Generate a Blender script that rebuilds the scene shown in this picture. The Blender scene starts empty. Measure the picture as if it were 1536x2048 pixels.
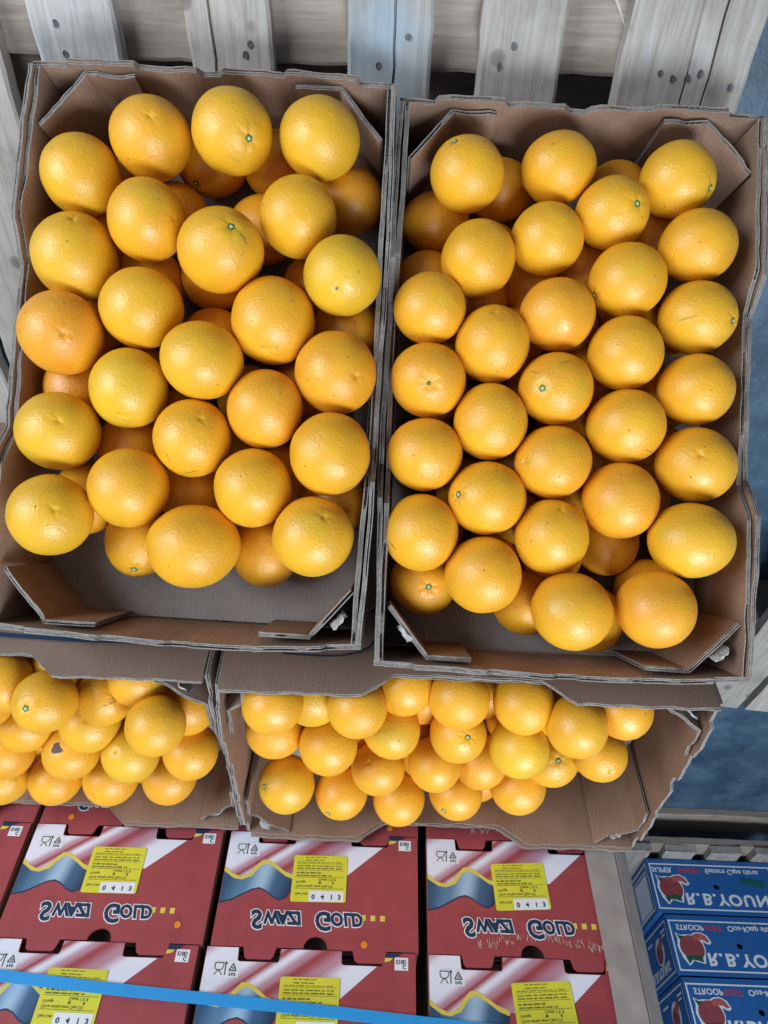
import bpy, bmesh, math, random
import numpy as np
from mathutils import Vector, Matrix

# ---------------------------------------------------------------- camera, light, exposure
SC = bpy.context.scene
COL = SC.collection
cam_data = bpy.data.cameras.new('camera')
cam = bpy.data.objects.new('camera', cam_data)
COL.objects.link(cam)
cam_data.sensor_fit = 'VERTICAL'
cam_data.sensor_height = 36.0
cam_data.lens = 1400.0 / 2048.0 * 36.0
cam_data.clip_start = 0.02
cam_data.clip_end = 60.0
cam.matrix_world = (Matrix.Translation((0, 0, 1.108)) @ Matrix.Rotation(math.radians(-42.0), 4, 'X')
                    @ Matrix.Rotation(math.radians(2.2), 4, 'Z'))
SC.camera = cam

world = bpy.data.worlds.new('World')
SC.world = world
world.use_nodes = True
world.node_tree.nodes['Background'].inputs[0].default_value = (0.60, 0.75, 1.0, 1)
world.node_tree.nodes['Background'].inputs[1].default_value = 0.22


def area_lamp(name, loc, aim, sx, sy, power, color):
    l = bpy.data.lights.new(name, 'AREA')
    l.shape = 'RECTANGLE'
    l.size, l.size_y, l.energy, l.color = sx, sy, power, color
    o = bpy.data.objects.new(name, l)
    COL.objects.link(o)
    o.location = loc
    o.rotation_euler = (Vector(aim) - Vector(loc)).to_track_quat('-Z', 'Y').to_euler()
    return o


# ceiling tube overhead to the right; broad soft lamp low on the left
area_lamp('ceiling_tube', (0.70, -0.95, 2.9), (0.0, -0.45, 0.4), 0.60, 1.7, 88, (0.77, 0.89, 1.0))
area_lamp('aisle_lamp', (-1.95, 0.85, 1.50), (0.0, -0.7, 0.5), 1.2, 1.5, 68, (0.79, 0.90, 1.0))

SC.view_settings.view_transform = 'Standard'
SC.view_settings.look = 'None'
SC.view_settings.exposure = 0.0
SC.view_settings.gamma = 1.0
SC.cycles.use_denoising = True
SC.cycles.max_bounces = 6
SC.cycles.diffuse_bounces = 4
SC.cycles.adaptive_threshold = 0.02
SC.cycles.glossy_bounces = 2

# ---------------------------------------------------------------- helpers
def link(name, me, mats=(), parent=None, mw=None):
    o = bpy.data.objects.new(name, me)
    if me is not None and len(me.materials) == 0:
        for m in (mats if isinstance(mats, (list, tuple)) else [mats]):
            me.materials.append(m)
    COL.objects.link(o)
    if parent is not None:
        o.parent = parent
    if mw is not None:
        o.matrix_local = mw
    return o


def empty(name, mw):
    o = bpy.data.objects.new(name, None)
    o.empty_display_size = 0.02
    COL.objects.link(o)
    o.matrix_world = mw
    return o


def tag(o, label, cat, group=None, kind=None):
    o['label'] = label
    o['category'] = cat
    if group:
        o['group'] = group
    if kind:
        o['kind'] = kind
    return o


def mesh(verts, faces, mat_idx=None, smooth=False, uvs=None):
    me = bpy.data.meshes.new('m')
    me.from_pydata([tuple(v) for v in verts], [], faces)
    if mat_idx is not None:
        me.polygons.foreach_set('material_index', mat_idx)
    if smooth:
        me.polygons.foreach_set('use_smooth', [True] * len(me.polygons))
    if uvs is not None:
        lay = me.uv_layers.new(name='UVMap')
        idx = np.zeros(len(me.loops), dtype=np.int32)
        me.loops.foreach_get('vertex_index', idx)
        lay.data.foreach_set('uv', np.asarray(uvs, dtype=np.float32)[idx].ravel())
    me.update()
    return me


def box_mesh(x0, x1, y0, y1, z0, z1):
    v = [(x, y, z) for z in (z0, z1) for y in (y0, y1) for x in (x0, x1)]
    f = [(0, 2, 3, 1), (4, 5, 7, 6), (0, 1, 5, 4), (2, 6, 7, 3), (0, 4, 6, 2), (1, 3, 7, 5)]
    return mesh(v, f)


def curve_to_mesh(cu):
    o = bpy.data.objects.new('tmp', cu)
    COL.objects.link(o)
    bpy.context.view_layer.update()
    dg = bpy.context.evaluated_depsgraph_get()
    me = bpy.data.meshes.new_from_object(o.evaluated_get(dg))
    bpy.data.objects.remove(o)
    bpy.data.curves.remove(cu)
    return me


def to_face(me, y=0.0):
    """map curve plane (x, y, z) to the upright face: X = x, Z = y, depth = z + y0"""
    for v in me.vertices:
        a = v.co.copy()
        v.co = (a.x, a.z + y, a.y)
    me.update()
    return me


def outline_mesh(loops, depth=0.0, y=0.0, upright=True):
    """flat filled outline (metres) with optional thickness; inner loops become holes"""
    cu = bpy.data.curves.new('c', 'CURVE')
    cu.dimensions = '2D'
    cu.fill_mode = 'BOTH'
    cu.extrude = depth / 2
    for lp in loops:
        sp = cu.splines.new('POLY')
        sp.points.add(len(lp) - 1)
        for p, q in zip(sp.points, lp):
            p.co = (q[0], q[1], 0, 1)
        sp.use_cyclic_u = True
    me = curve_to_mesh(cu)
    me.materials.clear()
    return to_face(me, y) if upright else me


def text_mesh(items, y):
    """items: (string, x, z, size, offset, shear, xscale) -> one upright mesh"""
    vs, fs = [], []
    for s, x, z, size, off, sh, xs in items:
        cu = bpy.data.curves.new('t', 'FONT')
        cu.body = s
        cu.size = 1.0
        cu.offset = off
        cu.shear = sh
        cu.resolution_u = 3
        cu.fill_mode = 'FRONT'
        me = curve_to_mesh(cu)
        b = len(vs)
        vs += [(x + v.co.x * size * xs, y, z + v.co.y * size) for v in me.vertices]
        fs += [tuple(b + i for i in p.vertices) for p in me.polygons]
        bpy.data.meshes.remove(me)
    return mesh(vs, fs)


def rects(lst, y):
    vs, fs = [], []
    for x0, z0, x1, z1 in lst:
        b = len(vs)
        vs += [(x0, y, z0), (x1, y, z0), (x1, y, z1), (x0, y, z1)]
        fs.append((b, b + 1, b + 2, b + 3))
    return mesh(vs, fs)


def circle(cx, cz, rx, rz=None, n=24, rot=0.0):
    rz = rz or rx
    c, s = math.cos(rot), math.sin(rot)
    out = []
    for i in range(n):
        a = 2 * math.pi * i / n
        u, v = rx * math.cos(a), rz * math.sin(a)
        out.append((cx + u * c - v * s, cz + u * s + v * c))
    return out


# ---------------------------------------------------------------- materials
def new_mat(name):
    m = bpy.data.materials.new(name)
    m.use_nodes = True
    nt = m.node_tree
    return m, nt, nt.nodes, nt.links, nt.nodes['Principled BSDF']


def nd(ns, kind, **kw):
    n = ns.new(kind)
    for k, v in kw.items():
        if k.startswith('i_'):
            n.inputs[k[2:].replace('_', ' ')].default_value = v
        else:
            setattr(n, k, v)
    return n


def ramp(ns, stops, interp='LINEAR'):
    r = ns.new('ShaderNodeValToRGB')
    r.color_ramp.interpolation = interp
    el = r.color_ramp.elements
    while len(el) < len(stops):
        el.new(0.5)
    for e, (p, c) in zip(el, stops):
        e.position = p
        e.color = (c[0], c[1], c[2], 1) if isinstance(c, (tuple, list)) else (c, c, c, 1)
    return r


def mixc(ns, ls, fac, a, b, mode='MIX'):
    n = ns.new('ShaderNodeMix')
    n.data_type = 'RGBA'
    n.blend_type = mode
    for sock, v in ((n.inputs[0], fac), (n.inputs[6], a), (n.inputs[7], b)):
        if hasattr(v, 'is_linked'):
            ls.new(v, sock)
        else:
            sock.default_value = v if not isinstance(v, tuple) else (*v, 1)
    return n.outputs[2]


def plain(name, color, rough=0.6, spec=0.3, noise=0.0, nscale=60):
    m, nt, ns, ls, b = new_mat(name)
    b.inputs['Roughness'].default_value = rough
    b.inputs['Specular IOR Level'].default_value = spec
    b.inputs['Base Color'].default_value = (*color, 1)
    if noise:
        tc = ns.new('ShaderNodeTexCoord')
        n = nd(ns, 'ShaderNodeTexNoise', i_Scale=nscale, i_Detail=4.0)
        ls.new(tc.outputs['Object'], n.inputs['Vector'])
        r = ramp(ns, [(0.25, 1 - noise), (0.75, 1 + noise * 0.4)])
        ls.new(n.outputs['Fac'], r.inputs[0])
        ls.new(mixc(ns, ls, 1.0, color, r.outputs[0], 'MULTIPLY'), b.inputs['Base Color'])
    return m


def make_peel():
    m, nt, ns, ls, b = new_mat('orange_peel')
    tc = ns.new('ShaderNodeTexCoord')
    oi = ns.new('ShaderNodeObjectInfo')
    mul = nd(ns, 'ShaderNodeMath', operation='MULTIPLY'); mul.inputs[1].default_value = 37.0
    ls.new(oi.outputs['Random'], mul.inputs[0])
    add = nd(ns, 'ShaderNodeVectorMath', operation='ADD')
    ls.new(tc.outputs['Object'], add.inputs[0]); ls.new(mul.outputs[0], add.inputs[1])
    V = add.outputs[0]

    def noise(scale, detail=2.0, rough=0.5):
        n = nd(ns, 'ShaderNodeTexNoise', i_Scale=scale, i_Detail=detail, i_Roughness=rough)
        ls.new(V, n.inputs['Vector'])
        return n.outputs['Fac']
    # broad drift between yellow and deep orange skin
    base_n = noise(28, 1.0)
    r1 = ramp(ns, [(0.35, 0.0), (0.70, 1.0)]); ls.new(base_n, r1.inputs[0])
    c = mixc(ns, ls, r1.outputs[0], oi.outputs['Color'],
             mixc(ns, ls, 0.5, oi.outputs['Color'], (0.76, 0.42, 0.014)))
    r2 = ramp(ns, [(0.24, 0.55), (0.44, 0.0)]); ls.new(base_n, r2.inputs[0])
    c = mixc(ns, ls, r2.outputs[0], c, (0.62, 0.40, 0.016))
    # oil glands: tiny darker pores
    vo = nd(ns, 'ShaderNodeTexVoronoi', i_Scale=520.0); ls.new(V, vo.inputs['Vector'])
    r3 = ramp(ns, [(0.0, 0.88), (0.5, 1.03)]); ls.new(vo.outputs['Distance'], r3.inputs[0])
    c = mixc(ns, ls, 0.8, c, r3.outputs[0], 'MULTIPLY')
    # pale scuffs
    r4 = ramp(ns, [(0.66, 0.0), (0.76, 0.38)]); scuff_n = noise(48, 3.0, 0.72); ls.new(scuff_n, r4.inputs[0])
    c = mixc(ns, ls, r4.outputs[0], c, (0.62, 0.42, 0.20))
    # sparse brown specks
    vs_ = nd(ns, 'ShaderNodeTexVoronoi', i_Scale=75.0); ls.new(V, vs_.inputs['Vector'])
    lt = nd(ns, 'ShaderNodeMath', operation='LESS_THAN'); lt.inputs[1].default_value = 0.09
    ls.new(vs_.outputs['Distance'], lt.inputs[0])
    sx = ns.new('ShaderNodeSeparateColor'); ls.new(vs_.outputs['Color'], sx.inputs[0])
    gt = nd(ns, 'ShaderNodeMath', operation='GREATER_THAN'); gt.inputs[1].default_value = 0.72
    ls.new(sx.outputs[0], gt.inputs[0])
    mm = nd(ns, 'ShaderNodeMath', operation='MULTIPLY'); ls.new(lt.outputs[0], mm.inputs[0]); ls.new(gt.outputs[0], mm.inputs[1])
    m8 = nd(ns, 'ShaderNodeMath', operation='MULTIPLY'); m8.inputs[1].default_value = 0.6; ls.new(mm.outputs[0], m8.inputs[0])
    c = mixc(ns, ls, m8.outputs[0], c, (0.16, 0.07, 0.015))
    ls.new(c, b.inputs['Base Color'])
    b.inputs['Roughness'].default_value = 0.42
    b.inputs['Specular IOR Level'].default_value = 0.68
    rr = ramp(ns, [(0.3, 0.35), (0.7, 0.54)]); ls.new(scuff_n, rr.inputs[0]); ls.new(rr.outputs[0], b.inputs['Roughness'])
    bp = nd(ns, 'ShaderNodeBump', i_Strength=0.26, i_Distance=0.0007); ls.new(vo.outputs['Distance'], bp.inputs['Height'])
    bp2 = nd(ns, 'ShaderNodeBump', i_Strength=0.30, i_Distance=0.0014)
    ls.new(noise(260, 1.0, 0.6), bp2.inputs['Height']); ls.new(bp.outputs[0], bp2.inputs['Normal'])
    ls.new(bp2.outputs[0], b.inputs['Normal'])
    return m


def make_kraft(name, c1, c2, lines=0.25):
    """kraft liner: u runs along the panel in metres, v up"""
    m, nt, ns, ls, b = new_mat(name)
    tc = ns.new('ShaderNodeTexCoord')
    oi = ns.new('ShaderNodeObjectInfo')
    n1 = nd(ns, 'ShaderNodeTexNoise', i_Scale=9.0, i_Detail=5.0, i_Roughness=0.65); ls.new(tc.outputs['Object'], n1.inputs['Vector'])
    n2 = nd(ns, 'ShaderNodeTexNoise', i_Scale=420.0, i_Detail=2.0); ls.new(tc.outputs['Object'], n2.inputs['Vector'])
    r1 = ramp(ns, [(0.3, c1), (0.7, c2)]); ls.new(n1.outputs['Fac'], r1.inputs[0])
    r2 = ramp(ns, [(0.3, 0.86), (0.7, 1.08)]); ls.new(n2.outputs['Fac'], r2.inputs[0])
    c = mixc(ns, ls, 1.0, r1.outputs[0], r2.outputs[0], 'MULTIPLY')
    w = nd(ns, 'ShaderNodeTexWave', i_Scale=1.0, i_Distortion=0.3, i_Detail=1.0)
    w.wave_type = 'BANDS'; w.bands_direction = 'X'
    mp = ns.new('ShaderNodeMapping'); mp.inputs['Scale'].default_value = (46, 2, 1)
    ls.new(tc.outputs['UV'], mp.inputs['Vector']); ls.new(mp.outputs[0], w.inputs['Vector'])
    r3 = ramp(ns, [(0.2, 1 - 0.28 * lines), (0.8, 1.03)]); ls.new(w.outputs['Fac'], r3.inputs[0])
    c = mixc(ns, ls, 1.0, c, r3.outputs[0], 'MULTIPLY')
    # rubbed pale patches
    n3 = nd(ns, 'ShaderNodeTexNoise', i_Scale=28.0, i_Detail=8.0, i_Roughness=0.75); ls.new(tc.outputs['Object'], n3.inputs['Vector'])
    r4 = ramp(ns, [(0.62, 0.0), (0.74, 0.35)]); ls.new(n3.outputs['Fac'], r4.inputs[0])
    c = mixc(ns, ls, r4.outputs[0], c, (0.42, 0.34, 0.28))
    ls.new(c, b.inputs['Base Color'])
    b.inputs['Roughness'].default_value = 0.78
    b.inputs['Specular IOR Level'].default_value = 0.22
    bp = nd(ns, 'ShaderNodeBump', i_Strength=0.25 * lines + 0.05, i_Distance=0.001); ls.new(w.outputs['Fac'], bp.inputs['Height'])
    bp2 = nd(ns, 'ShaderNodeBump', i_Strength=0.25, i_Distance=0.002); ls.new(n1.outputs['Fac'], bp2.inputs['Height'])
    ls.new(bp.outputs[0], bp2.inputs['Normal']); ls.new(bp2.outputs[0], b.inputs['Normal'])
    return m


def make_wood(name, c1, c2, stain=None, stain_amt=0.0, along='Y'):
    m, nt, ns, ls, b = new_mat(name)
    tc = ns.new('ShaderNodeTexCoord')
    oi = ns.new('ShaderNodeObjectInfo')
    mul = nd(ns, 'ShaderNodeMath', operation='MULTIPLY'); mul.inputs[1].default_value = 9.0
    ls.new(oi.outputs['Random'], mul.inputs[0])
    add = nd(ns, 'ShaderNodeVectorMath', operation='ADD')
    ls.new(tc.outputs['Object'], add.inputs[0]); ls.new(mul.outputs[0], add.inputs[1])
    mp = ns.new('ShaderNodeMapping')
    mp.inputs['Scale'].default_value = (1, 0.06, 1) if along == 'Y' else (0.06, 1, 1)
    ls.new(add.outputs[0], mp.inputs['Vector'])
    g = nd(ns, 'ShaderNodeTexNoise', i_Scale=150.0, i_Detail=6.0, i_Roughness=0.65, i_Distortion=0.6); ls.new(mp.outputs[0], g.inputs['Vector'])
    g2 = nd(ns, 'ShaderNodeTexNoise', i_Scale=14.0, i_Detail=5.0, i_Roughness=0.6); ls.new(add.outputs[0], g2.inputs['Vector'])
    r1 = ramp(ns, [(0.25, c1), (0.72, c2)]); ls.new(g.outputs['Fac'], r1.inputs[0])
    r2 = ramp(ns, [(0.25, 0.68), (0.5, 1.0), (0.8, 1.08)]); ls.new(g2.outputs['Fac'], r2.inputs[0])
    c = mixc(ns, ls, 1.0, r1.outputs[0], r2.outputs[0], 'MULTIPLY')
    r3 = ramp(ns, [(0.0, 0.82), (1.0, 1.12)]); ls.new(oi.outputs['Random'], r3.inputs[0])
    c = mixc(ns, ls, 1.0, c, r3.outputs[0], 'MULTIPLY')
    # knots and dirt
    vo = nd(ns, 'ShaderNodeTexVoronoi', i_Scale=11.0); ls.new(add.outputs[0], vo.inputs['Vector'])
    rk = ramp(ns, [(0.0, 0.7), (0.09, 0.45), (0.13, 0.0)]); ls.new(vo.outputs['Distance'], rk.inputs[0])
    c = mixc(ns, ls, rk.outputs[0], c, (0.10, 0.065, 0.045))
    if stain:
        n3 = nd(ns, 'ShaderNodeTexNoise', i_Scale=9.0, i_Detail=4.0, i_Roughness=0.6); ls.new(add.outputs[0], n3.inputs['Vector'])
        rs = ramp(ns, [(0.48, 0.0), (0.70, stain_amt)]); ls.new(n3.outputs['Fac'], rs.inputs[0])
        c = mixc(ns, ls, rs.outputs[0], c, stain)
    ls.new(c, b.inputs['Base Color'])
    b.inputs['Roughness'].default_value = 0.72
    b.inputs['Specular IOR Level'].default_value = 0.25
    bp = nd(ns, 'ShaderNodeBump', i_Strength=0.25, i_Distance=0.0012); ls.new(g.outputs['Fac'], bp.inputs['Height'])
    ls.new(bp.outputs[0], b.inputs['Normal'])
    return m


def make_floor():
    m, nt, ns, ls, b = new_mat('painted_floor')
    tc = ns.new('ShaderNodeTexCoord')
    n1 = nd(ns, 'ShaderNodeTexNoise', i_Scale=7.0, i_Detail=8.0, i_Roughness=0.7); ls.new(tc.outputs['Object'], n1.inputs['Vector'])
    n2 = nd(ns, 'ShaderNodeTexNoise', i_Scale=60.0, i_Detail=4.0, i_Roughness=0.7); ls.new(tc.outputs['Object'], n2.inputs['Vector'])
    r1 = ramp(ns, [(0.34, (0.022, 0.045, 0.075)), (0.5, (0.05, 0.098, 0.15)), (0.66, (0.10, 0.165, 0.225))]); ls.new(n1.outputs['Fac'], r1.inputs[0])
    r2 = ramp(ns, [(0.58, 0.0), (0.78, 0.22)]); ls.new(n2.outputs['Fac'], r2.inputs[0])
    ls.new(mixc(ns, ls, r2.outputs[0], r1.outputs[0], (0.30, 0.42, 0.52)), b.inputs['Base Color'])
    b.inputs['Roughness'].default_value = 0.42
    bp = nd(ns, 'ShaderNodeBump', i_Strength=0.2, i_Distance=0.003); ls.new(n2.outputs['Fac'], bp.inputs['Height'])
    ls.new(bp.outputs[0], b.inputs['Normal'])
    return m


def make_print(name, expr, stops, rough=0.45):
    """flat printed gradient: colour ramp over a*x + c*z of the carton face (in metres)"""
    m, nt, ns, ls, b = new_mat(name)
    a, c, lo, hi = expr
    tc = ns.new('ShaderNodeTexCoord')
    sp = ns.new('ShaderNodeSeparateXYZ'); ls.new(tc.outputs['Object'], sp.inputs[0])
    m1 = nd(ns, 'ShaderNodeMath', operation='MULTIPLY'); m1.inputs[1].default_value = a; ls.new(sp.outputs[0], m1.inputs[0])
    m2 = nd(ns, 'ShaderNodeMath', operation='MULTIPLY_ADD'); m2.inputs[1].default_value = c
    ls.new(sp.outputs[2], m2.inputs[0]); ls.new(m1.outputs[0], m2.inputs[2])
    mr = nd(ns, 'ShaderNodeMapRange'); mr.inputs[1].default_value = lo; mr.inputs[2].default_value = hi
    ls.new(m2.outputs[0], mr.inputs[0])
    r = ramp(ns, stops, 'EASE'); ls.new(mr.outputs[0], r.inputs[0])
    ls.new(r.outputs[0], b.inputs['Base Color'])
    b.inputs['Roughness'].default_value = rough
    b.inputs['Specular IOR Level'].default_value = 0.35
    return m


PEEL = make_peel()
KRAFT = make_kraft('kraft_cardboard', (0.245, 0.146, 0.096), (0.36, 0.225, 0.155), 0.04)
KRAFT_OUT = make_kraft('kraft_outer', (0.23, 0.155, 0.115), (0.285, 0.20, 0.155), 0.03)
KRAFT_PALE = make_kraft('kraft_pale', (0.42, 0.345, 0.28), (0.52, 0.43, 0.36), 0.1)
FLOOR_CARD = make_kraft('tray_floor_card', (0.23, 0.195, 0.175), (0.33, 0.285, 0.26), 0.04)
EDGE = plain('cardboard_cut_edge', (0.29, 0.26, 0.235), 0.85, 0.1, 0.35, 300)
FLUTE = plain('cardboard_flute', (0.22, 0.19, 0.165), 0.9, 0.1, 0.3, 300)
TORN = plain('torn_paper', (0.47, 0.44, 0.41), 0.9, 0.1, 0.25, 200)
WOOD = make_wood('pallet_wood', (0.30, 0.245, 0.20), (0.52, 0.475, 0.43))
WOOD_BLUE = make_wood('pallet_wood_blue_stain', (0.33, 0.295, 0.26), (0.52, 0.49, 0.46), (0.27, 0.42, 0.52), 0.45)
WOOD_X = make_wood('pallet_wood_cross', (0.25, 0.19, 0.15), (0.42, 0.35, 0.29), along='X')
BLOCK = make_wood('pallet_block_wood', (0.22, 0.165, 0.12), (0.36, 0.285, 0.22), along='X')
SPLINTER = plain('fresh_split_wood', (0.60, 0.50, 0.42), 0.8, 0.2, 0.2, 120)
NAIL = plain('nail_steel', (0.09, 0.085, 0.085), 0.5, 0.5)
CALYX = plain('calyx_green', (0.09, 0.19, 0.05), 0.7, 0.2, 0.4, 500)
STEMSCAR = plain('stem_scar', (0.50, 0.54, 0.38), 0.7, 0.2)
GREYSCAR = plain('grey_scar', (0.20, 0.19, 0.13), 0.8, 0.2, 0.4, 400)
PALESCAR = plain('pale_scar', (0.48, 0.30, 0.14), 0.8, 0.2, 0.3, 500)
BLEMISH = plain('grey_blemish', (0.17, 0.12, 0.10), 0.9, 0.1, 0.5, 260)
FLOOR = make_floor()
RED = plain('carton_red', (0.36, 0.064, 0.072), 0.5, 0.35, 0.15, 30)
CARD_DARK = plain('carton_inside_shade', (0.10, 0.07, 0.055), 0.9, 0.1)  # dark tone stands for the shade inside the cartons, behind their openings
R_, P_, W_ = (0.36, 0.064, 0.072), (0.50, 0.26, 0.33), (0.78, 0.78, 0.88)
SHEEN = make_print('carton_sheen_print', (1.0, 1.5, 0.0, 0.33),
                   [(0.0, P_), (0.09, W_), (0.27, W_), (0.335, P_), (0.36, R_), (0.41, W_), (0.47, P_), (0.52, R_), (0.62, P_), (0.72, W_), (1.0, W_)])
RIBBON = make_print('carton_ribbon_print', (1.0, 0.25, 0.0, 0.125),
                    [(0.0, (0.06, 0.14, 0.24)), (0.18, (0.035, 0.085, 0.17)), (0.42, (0.10, 0.22, 0.36)), (0.62, (0.36, 0.52, 0.68)), (0.80, (0.05, 0.12, 0.23)), (1.0, (0.02, 0.045, 0.10))])
YELLOW_PRINT = plain('carton_yellow_print', (0.72, 0.58, 0.10), 0.45, 0.3)
NAVY = plain('navy_print', (0.012, 0.035, 0.085), 0.5, 0.3)
WHITE = plain('white_print', (0.78, 0.79, 0.82), 0.5, 0.3)
STICKER = plain('yellow_sticker', (0.70, 0.66, 0.05), 0.45, 0.35, 0.06, 30)
INK = plain('black_ink', (0.03, 0.03, 0.035), 0.6, 0.2)
ORANGE_DOT = plain('orange_dot_sticker', (0.80, 0.25, 0.02), 0.45, 0.3)
STRAP = plain('blue_strap_plastic', (0.03, 0.32, 0.72), 0.35, 0.5, 0.08, 20)
PROTECT = plain('edge_protector_board', (0.40, 0.34, 0.31), 0.8, 0.2, 0.25, 25)
SCUFF = plain('scuffed_print', (0.55, 0.36, 0.32), 0.8, 0.1)
BLUE = plain('carton_blue', (0.022, 0.125, 0.37), 0.45, 0.35, 0.12, 25)
FRUIT = plain('printed_grapefruit', (0.33, 0.07, 0.075), 0.45, 0.3, 0.3, 40)
FRUIT_CUT = plain('printed_fruit_segment', (0.52, 0.11, 0.10), 0.45, 0.3, 0.2, 60)
LEAF = plain('printed_leaf', (0.015, 0.10, 0.06), 0.5, 0.3)
GREEN_TAPE = plain('green_tape', (0.01, 0.12, 0.11), 0.5, 0.3)
REDTEXT = plain('red_print', (0.48, 0.07, 0.09), 0.5, 0.3)

# ---------------------------------------------------------------- floor and pallets
fl = link('floor', mesh([(-9, -11, 0), (9, -11, 0), (9, 7, 0), (-9, 7, 0)], [(0, 1, 2, 3)]), FLOOR)
fl['kind'] = 'structure'
fl['label'] = 'blue painted concrete floor of the warehouse'


def plank_mesh(x0, x1, y0, y1, z0, z1, seed, cracks=(), along='Y', wob=0.0025):
    """sawn board: uneven edges, waney ends, splits cut into the top"""
    rnd = random.Random(seed)
    sw = along == 'X'
    if sw:
        x0, x1, y0, y1 = y0, y1, x0, x1
    n = max(8, int((y1 - y0) / 0.02))
    cols = [x0, x0 + 0.004]
    for cx in cracks:
        cols += [cx - 0.0016, cx - 0.0006, cx + 0.0006, cx + 0.0016]
    cols += [x1 - 0.004, x1]
    crackset = {}
    for k, cx in enumerate(cracks):
        crackset[3 + 4 * k] = k
        crackset[4 + 4 * k] = k
    ph = [rnd.uniform(0, 6.3) for _ in range(12)]

    def wv(y, k):
        return (math.sin(y * 17 + ph[k]) + 0.6 * math.sin(y * 53 + ph[k + 1]) + 0.4 * math.sin(y * 131 + ph[k + 2])) * wob / 2
    V, F = [], []
    nc = len(cols)
    for j in range(n + 1):
        y = y0 + (y1 - y0) * j / n
        l, r = wv(y, 0), wv(y, 4)
        for i, cx in enumerate(cols):
            t = (cx - x0) / (x1 - x0)
            x = cx + l * (1 - t) + r * t
            z = z1 + 0.0006 * math.sin(y * 23 + i) - (0.0022 if i in (0, nc - 1) else 0)
            if i in crackset:
                k = crackset[i]
                wid = 0.55 + 0.45 * math.sin(y * 9 + ph[8 + k % 3])
                z -= 0.012 * max(0.0, wid)
            if 2 <= i <= nc - 3:
                x += 0.0035 * math.sin(y * 13 + ph[7]) + 0.0012 * math.sin(y * 61 + ph[6])
            yy = y + (rnd.uniform(-0.002, 0.002) if j in (0, n) else 0)
            V.append((x, yy, z))
    for j in range(n):
        for i in range(nc - 1):
            a = j * nc + i
            F.append((a, a + 1, a + 1 + nc, a + nc))
    b = len(V)
    for j in range(n + 1):
        V.append((V[j * nc][0], V[j * nc][1], z0))
        V.append((V[j * nc + nc - 1][0], V[j * nc + nc - 1][1], z0))
    for j in range(n):
        F.append((j * nc, (j + 1) * nc, b + 2 * j + 2, b + 2 * j))
        F.append((j * nc + nc - 1, b + 2 * j + 1, b + 2 * j + 3, (j + 1) * nc + nc - 1))
        F.append((b + 2 * j, b + 2 * j + 2, b + 2 * j + 3, b + 2 * j + 1))
    F.append(tuple(range(nc)) + (b + 1, b))
    F.append(tuple(reversed(range(n * nc, n * nc + nc))) + (b + 2 * n, b + 2 * n + 1))
    if sw:
        V = [(q[1], q[0], q[2]) for q in V]
    return mesh(V, F)


def nail(parent, x, y, z, seed, r=0.0034):
    rnd = random.Random(seed)
    V, F = [(x, y, z + 0.0002)], []
    n = 10
    for i in range(n):
        a = 6.283 * i / n
        rr = r * rnd.uniform(0.75, 1.15)
        V.append((x + rr * math.cos(a), y + rr * 1.25 * math.sin(a), z + 0.0008))
    for i in range(n):
        V.append((V[1 + i][0], V[1 + i][1], z - 0.004))
    for i in range(n):
        F.append((0, 1 + i, 1 + (i + 1) % n))
        F.append((1 + i, 1 + n + i, 1 + n + (i + 1) % n, 1 + (i + 1) % n))
    link('nail_head', mesh(V, F), NAIL, parent)


def pallet(origin, rot, planks, ylen, cross, xspan, seed, nails=None, mats=None, zt=0.145, extra=()):
    """deck boards run along Y from y=0 to y=-ylen in the pallet's own frame"""
    root = empty('pallet', Matrix.Translation(origin) @ Matrix.Rotation(rot, 4, 'Z'))
    ps = []
    for i, (a, b, cr) in enumerate(planks):
        o = link('plank', plank_mesh(a, b, -ylen, 0, zt - 0.022, zt, seed + i, cr), (mats or {}).get(i, WOOD), root)
        ps.append(o)
    for j, (ya, yb) in enumerate(cross):
        link('cross_board', plank_mesh(xspan[0], xspan[1], ya, yb, zt - 0.046, zt - 0.0225, seed + 50 + j, (), 'X', 0.003), WOOD_X, root)
        link('bottom_board', plank_mesh(xspan[0], xspan[1], ya, yb, 0.001, 0.023, seed + 70 + j, (), 'X', 0.003), WOOD_X, root)
        w = 0.1
        for k, xc in enumerate((xspan[0] + w / 2 + 0.003, (xspan[0] + xspan[1]) / 2, xspan[1] - w / 2 - 0.003)):
            link('block', box_mesh(xc - w / 2, xc + w / 2, ya + 0.004, yb - 0.004, 0.0235, zt - 0.0465), BLOCK, root)
    for ya, yb in extra:  # added boards below the deck gaps, so these look dark instead of blue
        link('bottom_board', plank_mesh(xspan[0], xspan[1], ya, yb, 0.001, 0.023, seed + 90, (), 'X', 0.003), WOOD_X, root)
    for i, x, y in (nails or ()):
        nail(ps[i], x, y, zt + 0.0007, int(x * 9999) + i)
    return root


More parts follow.
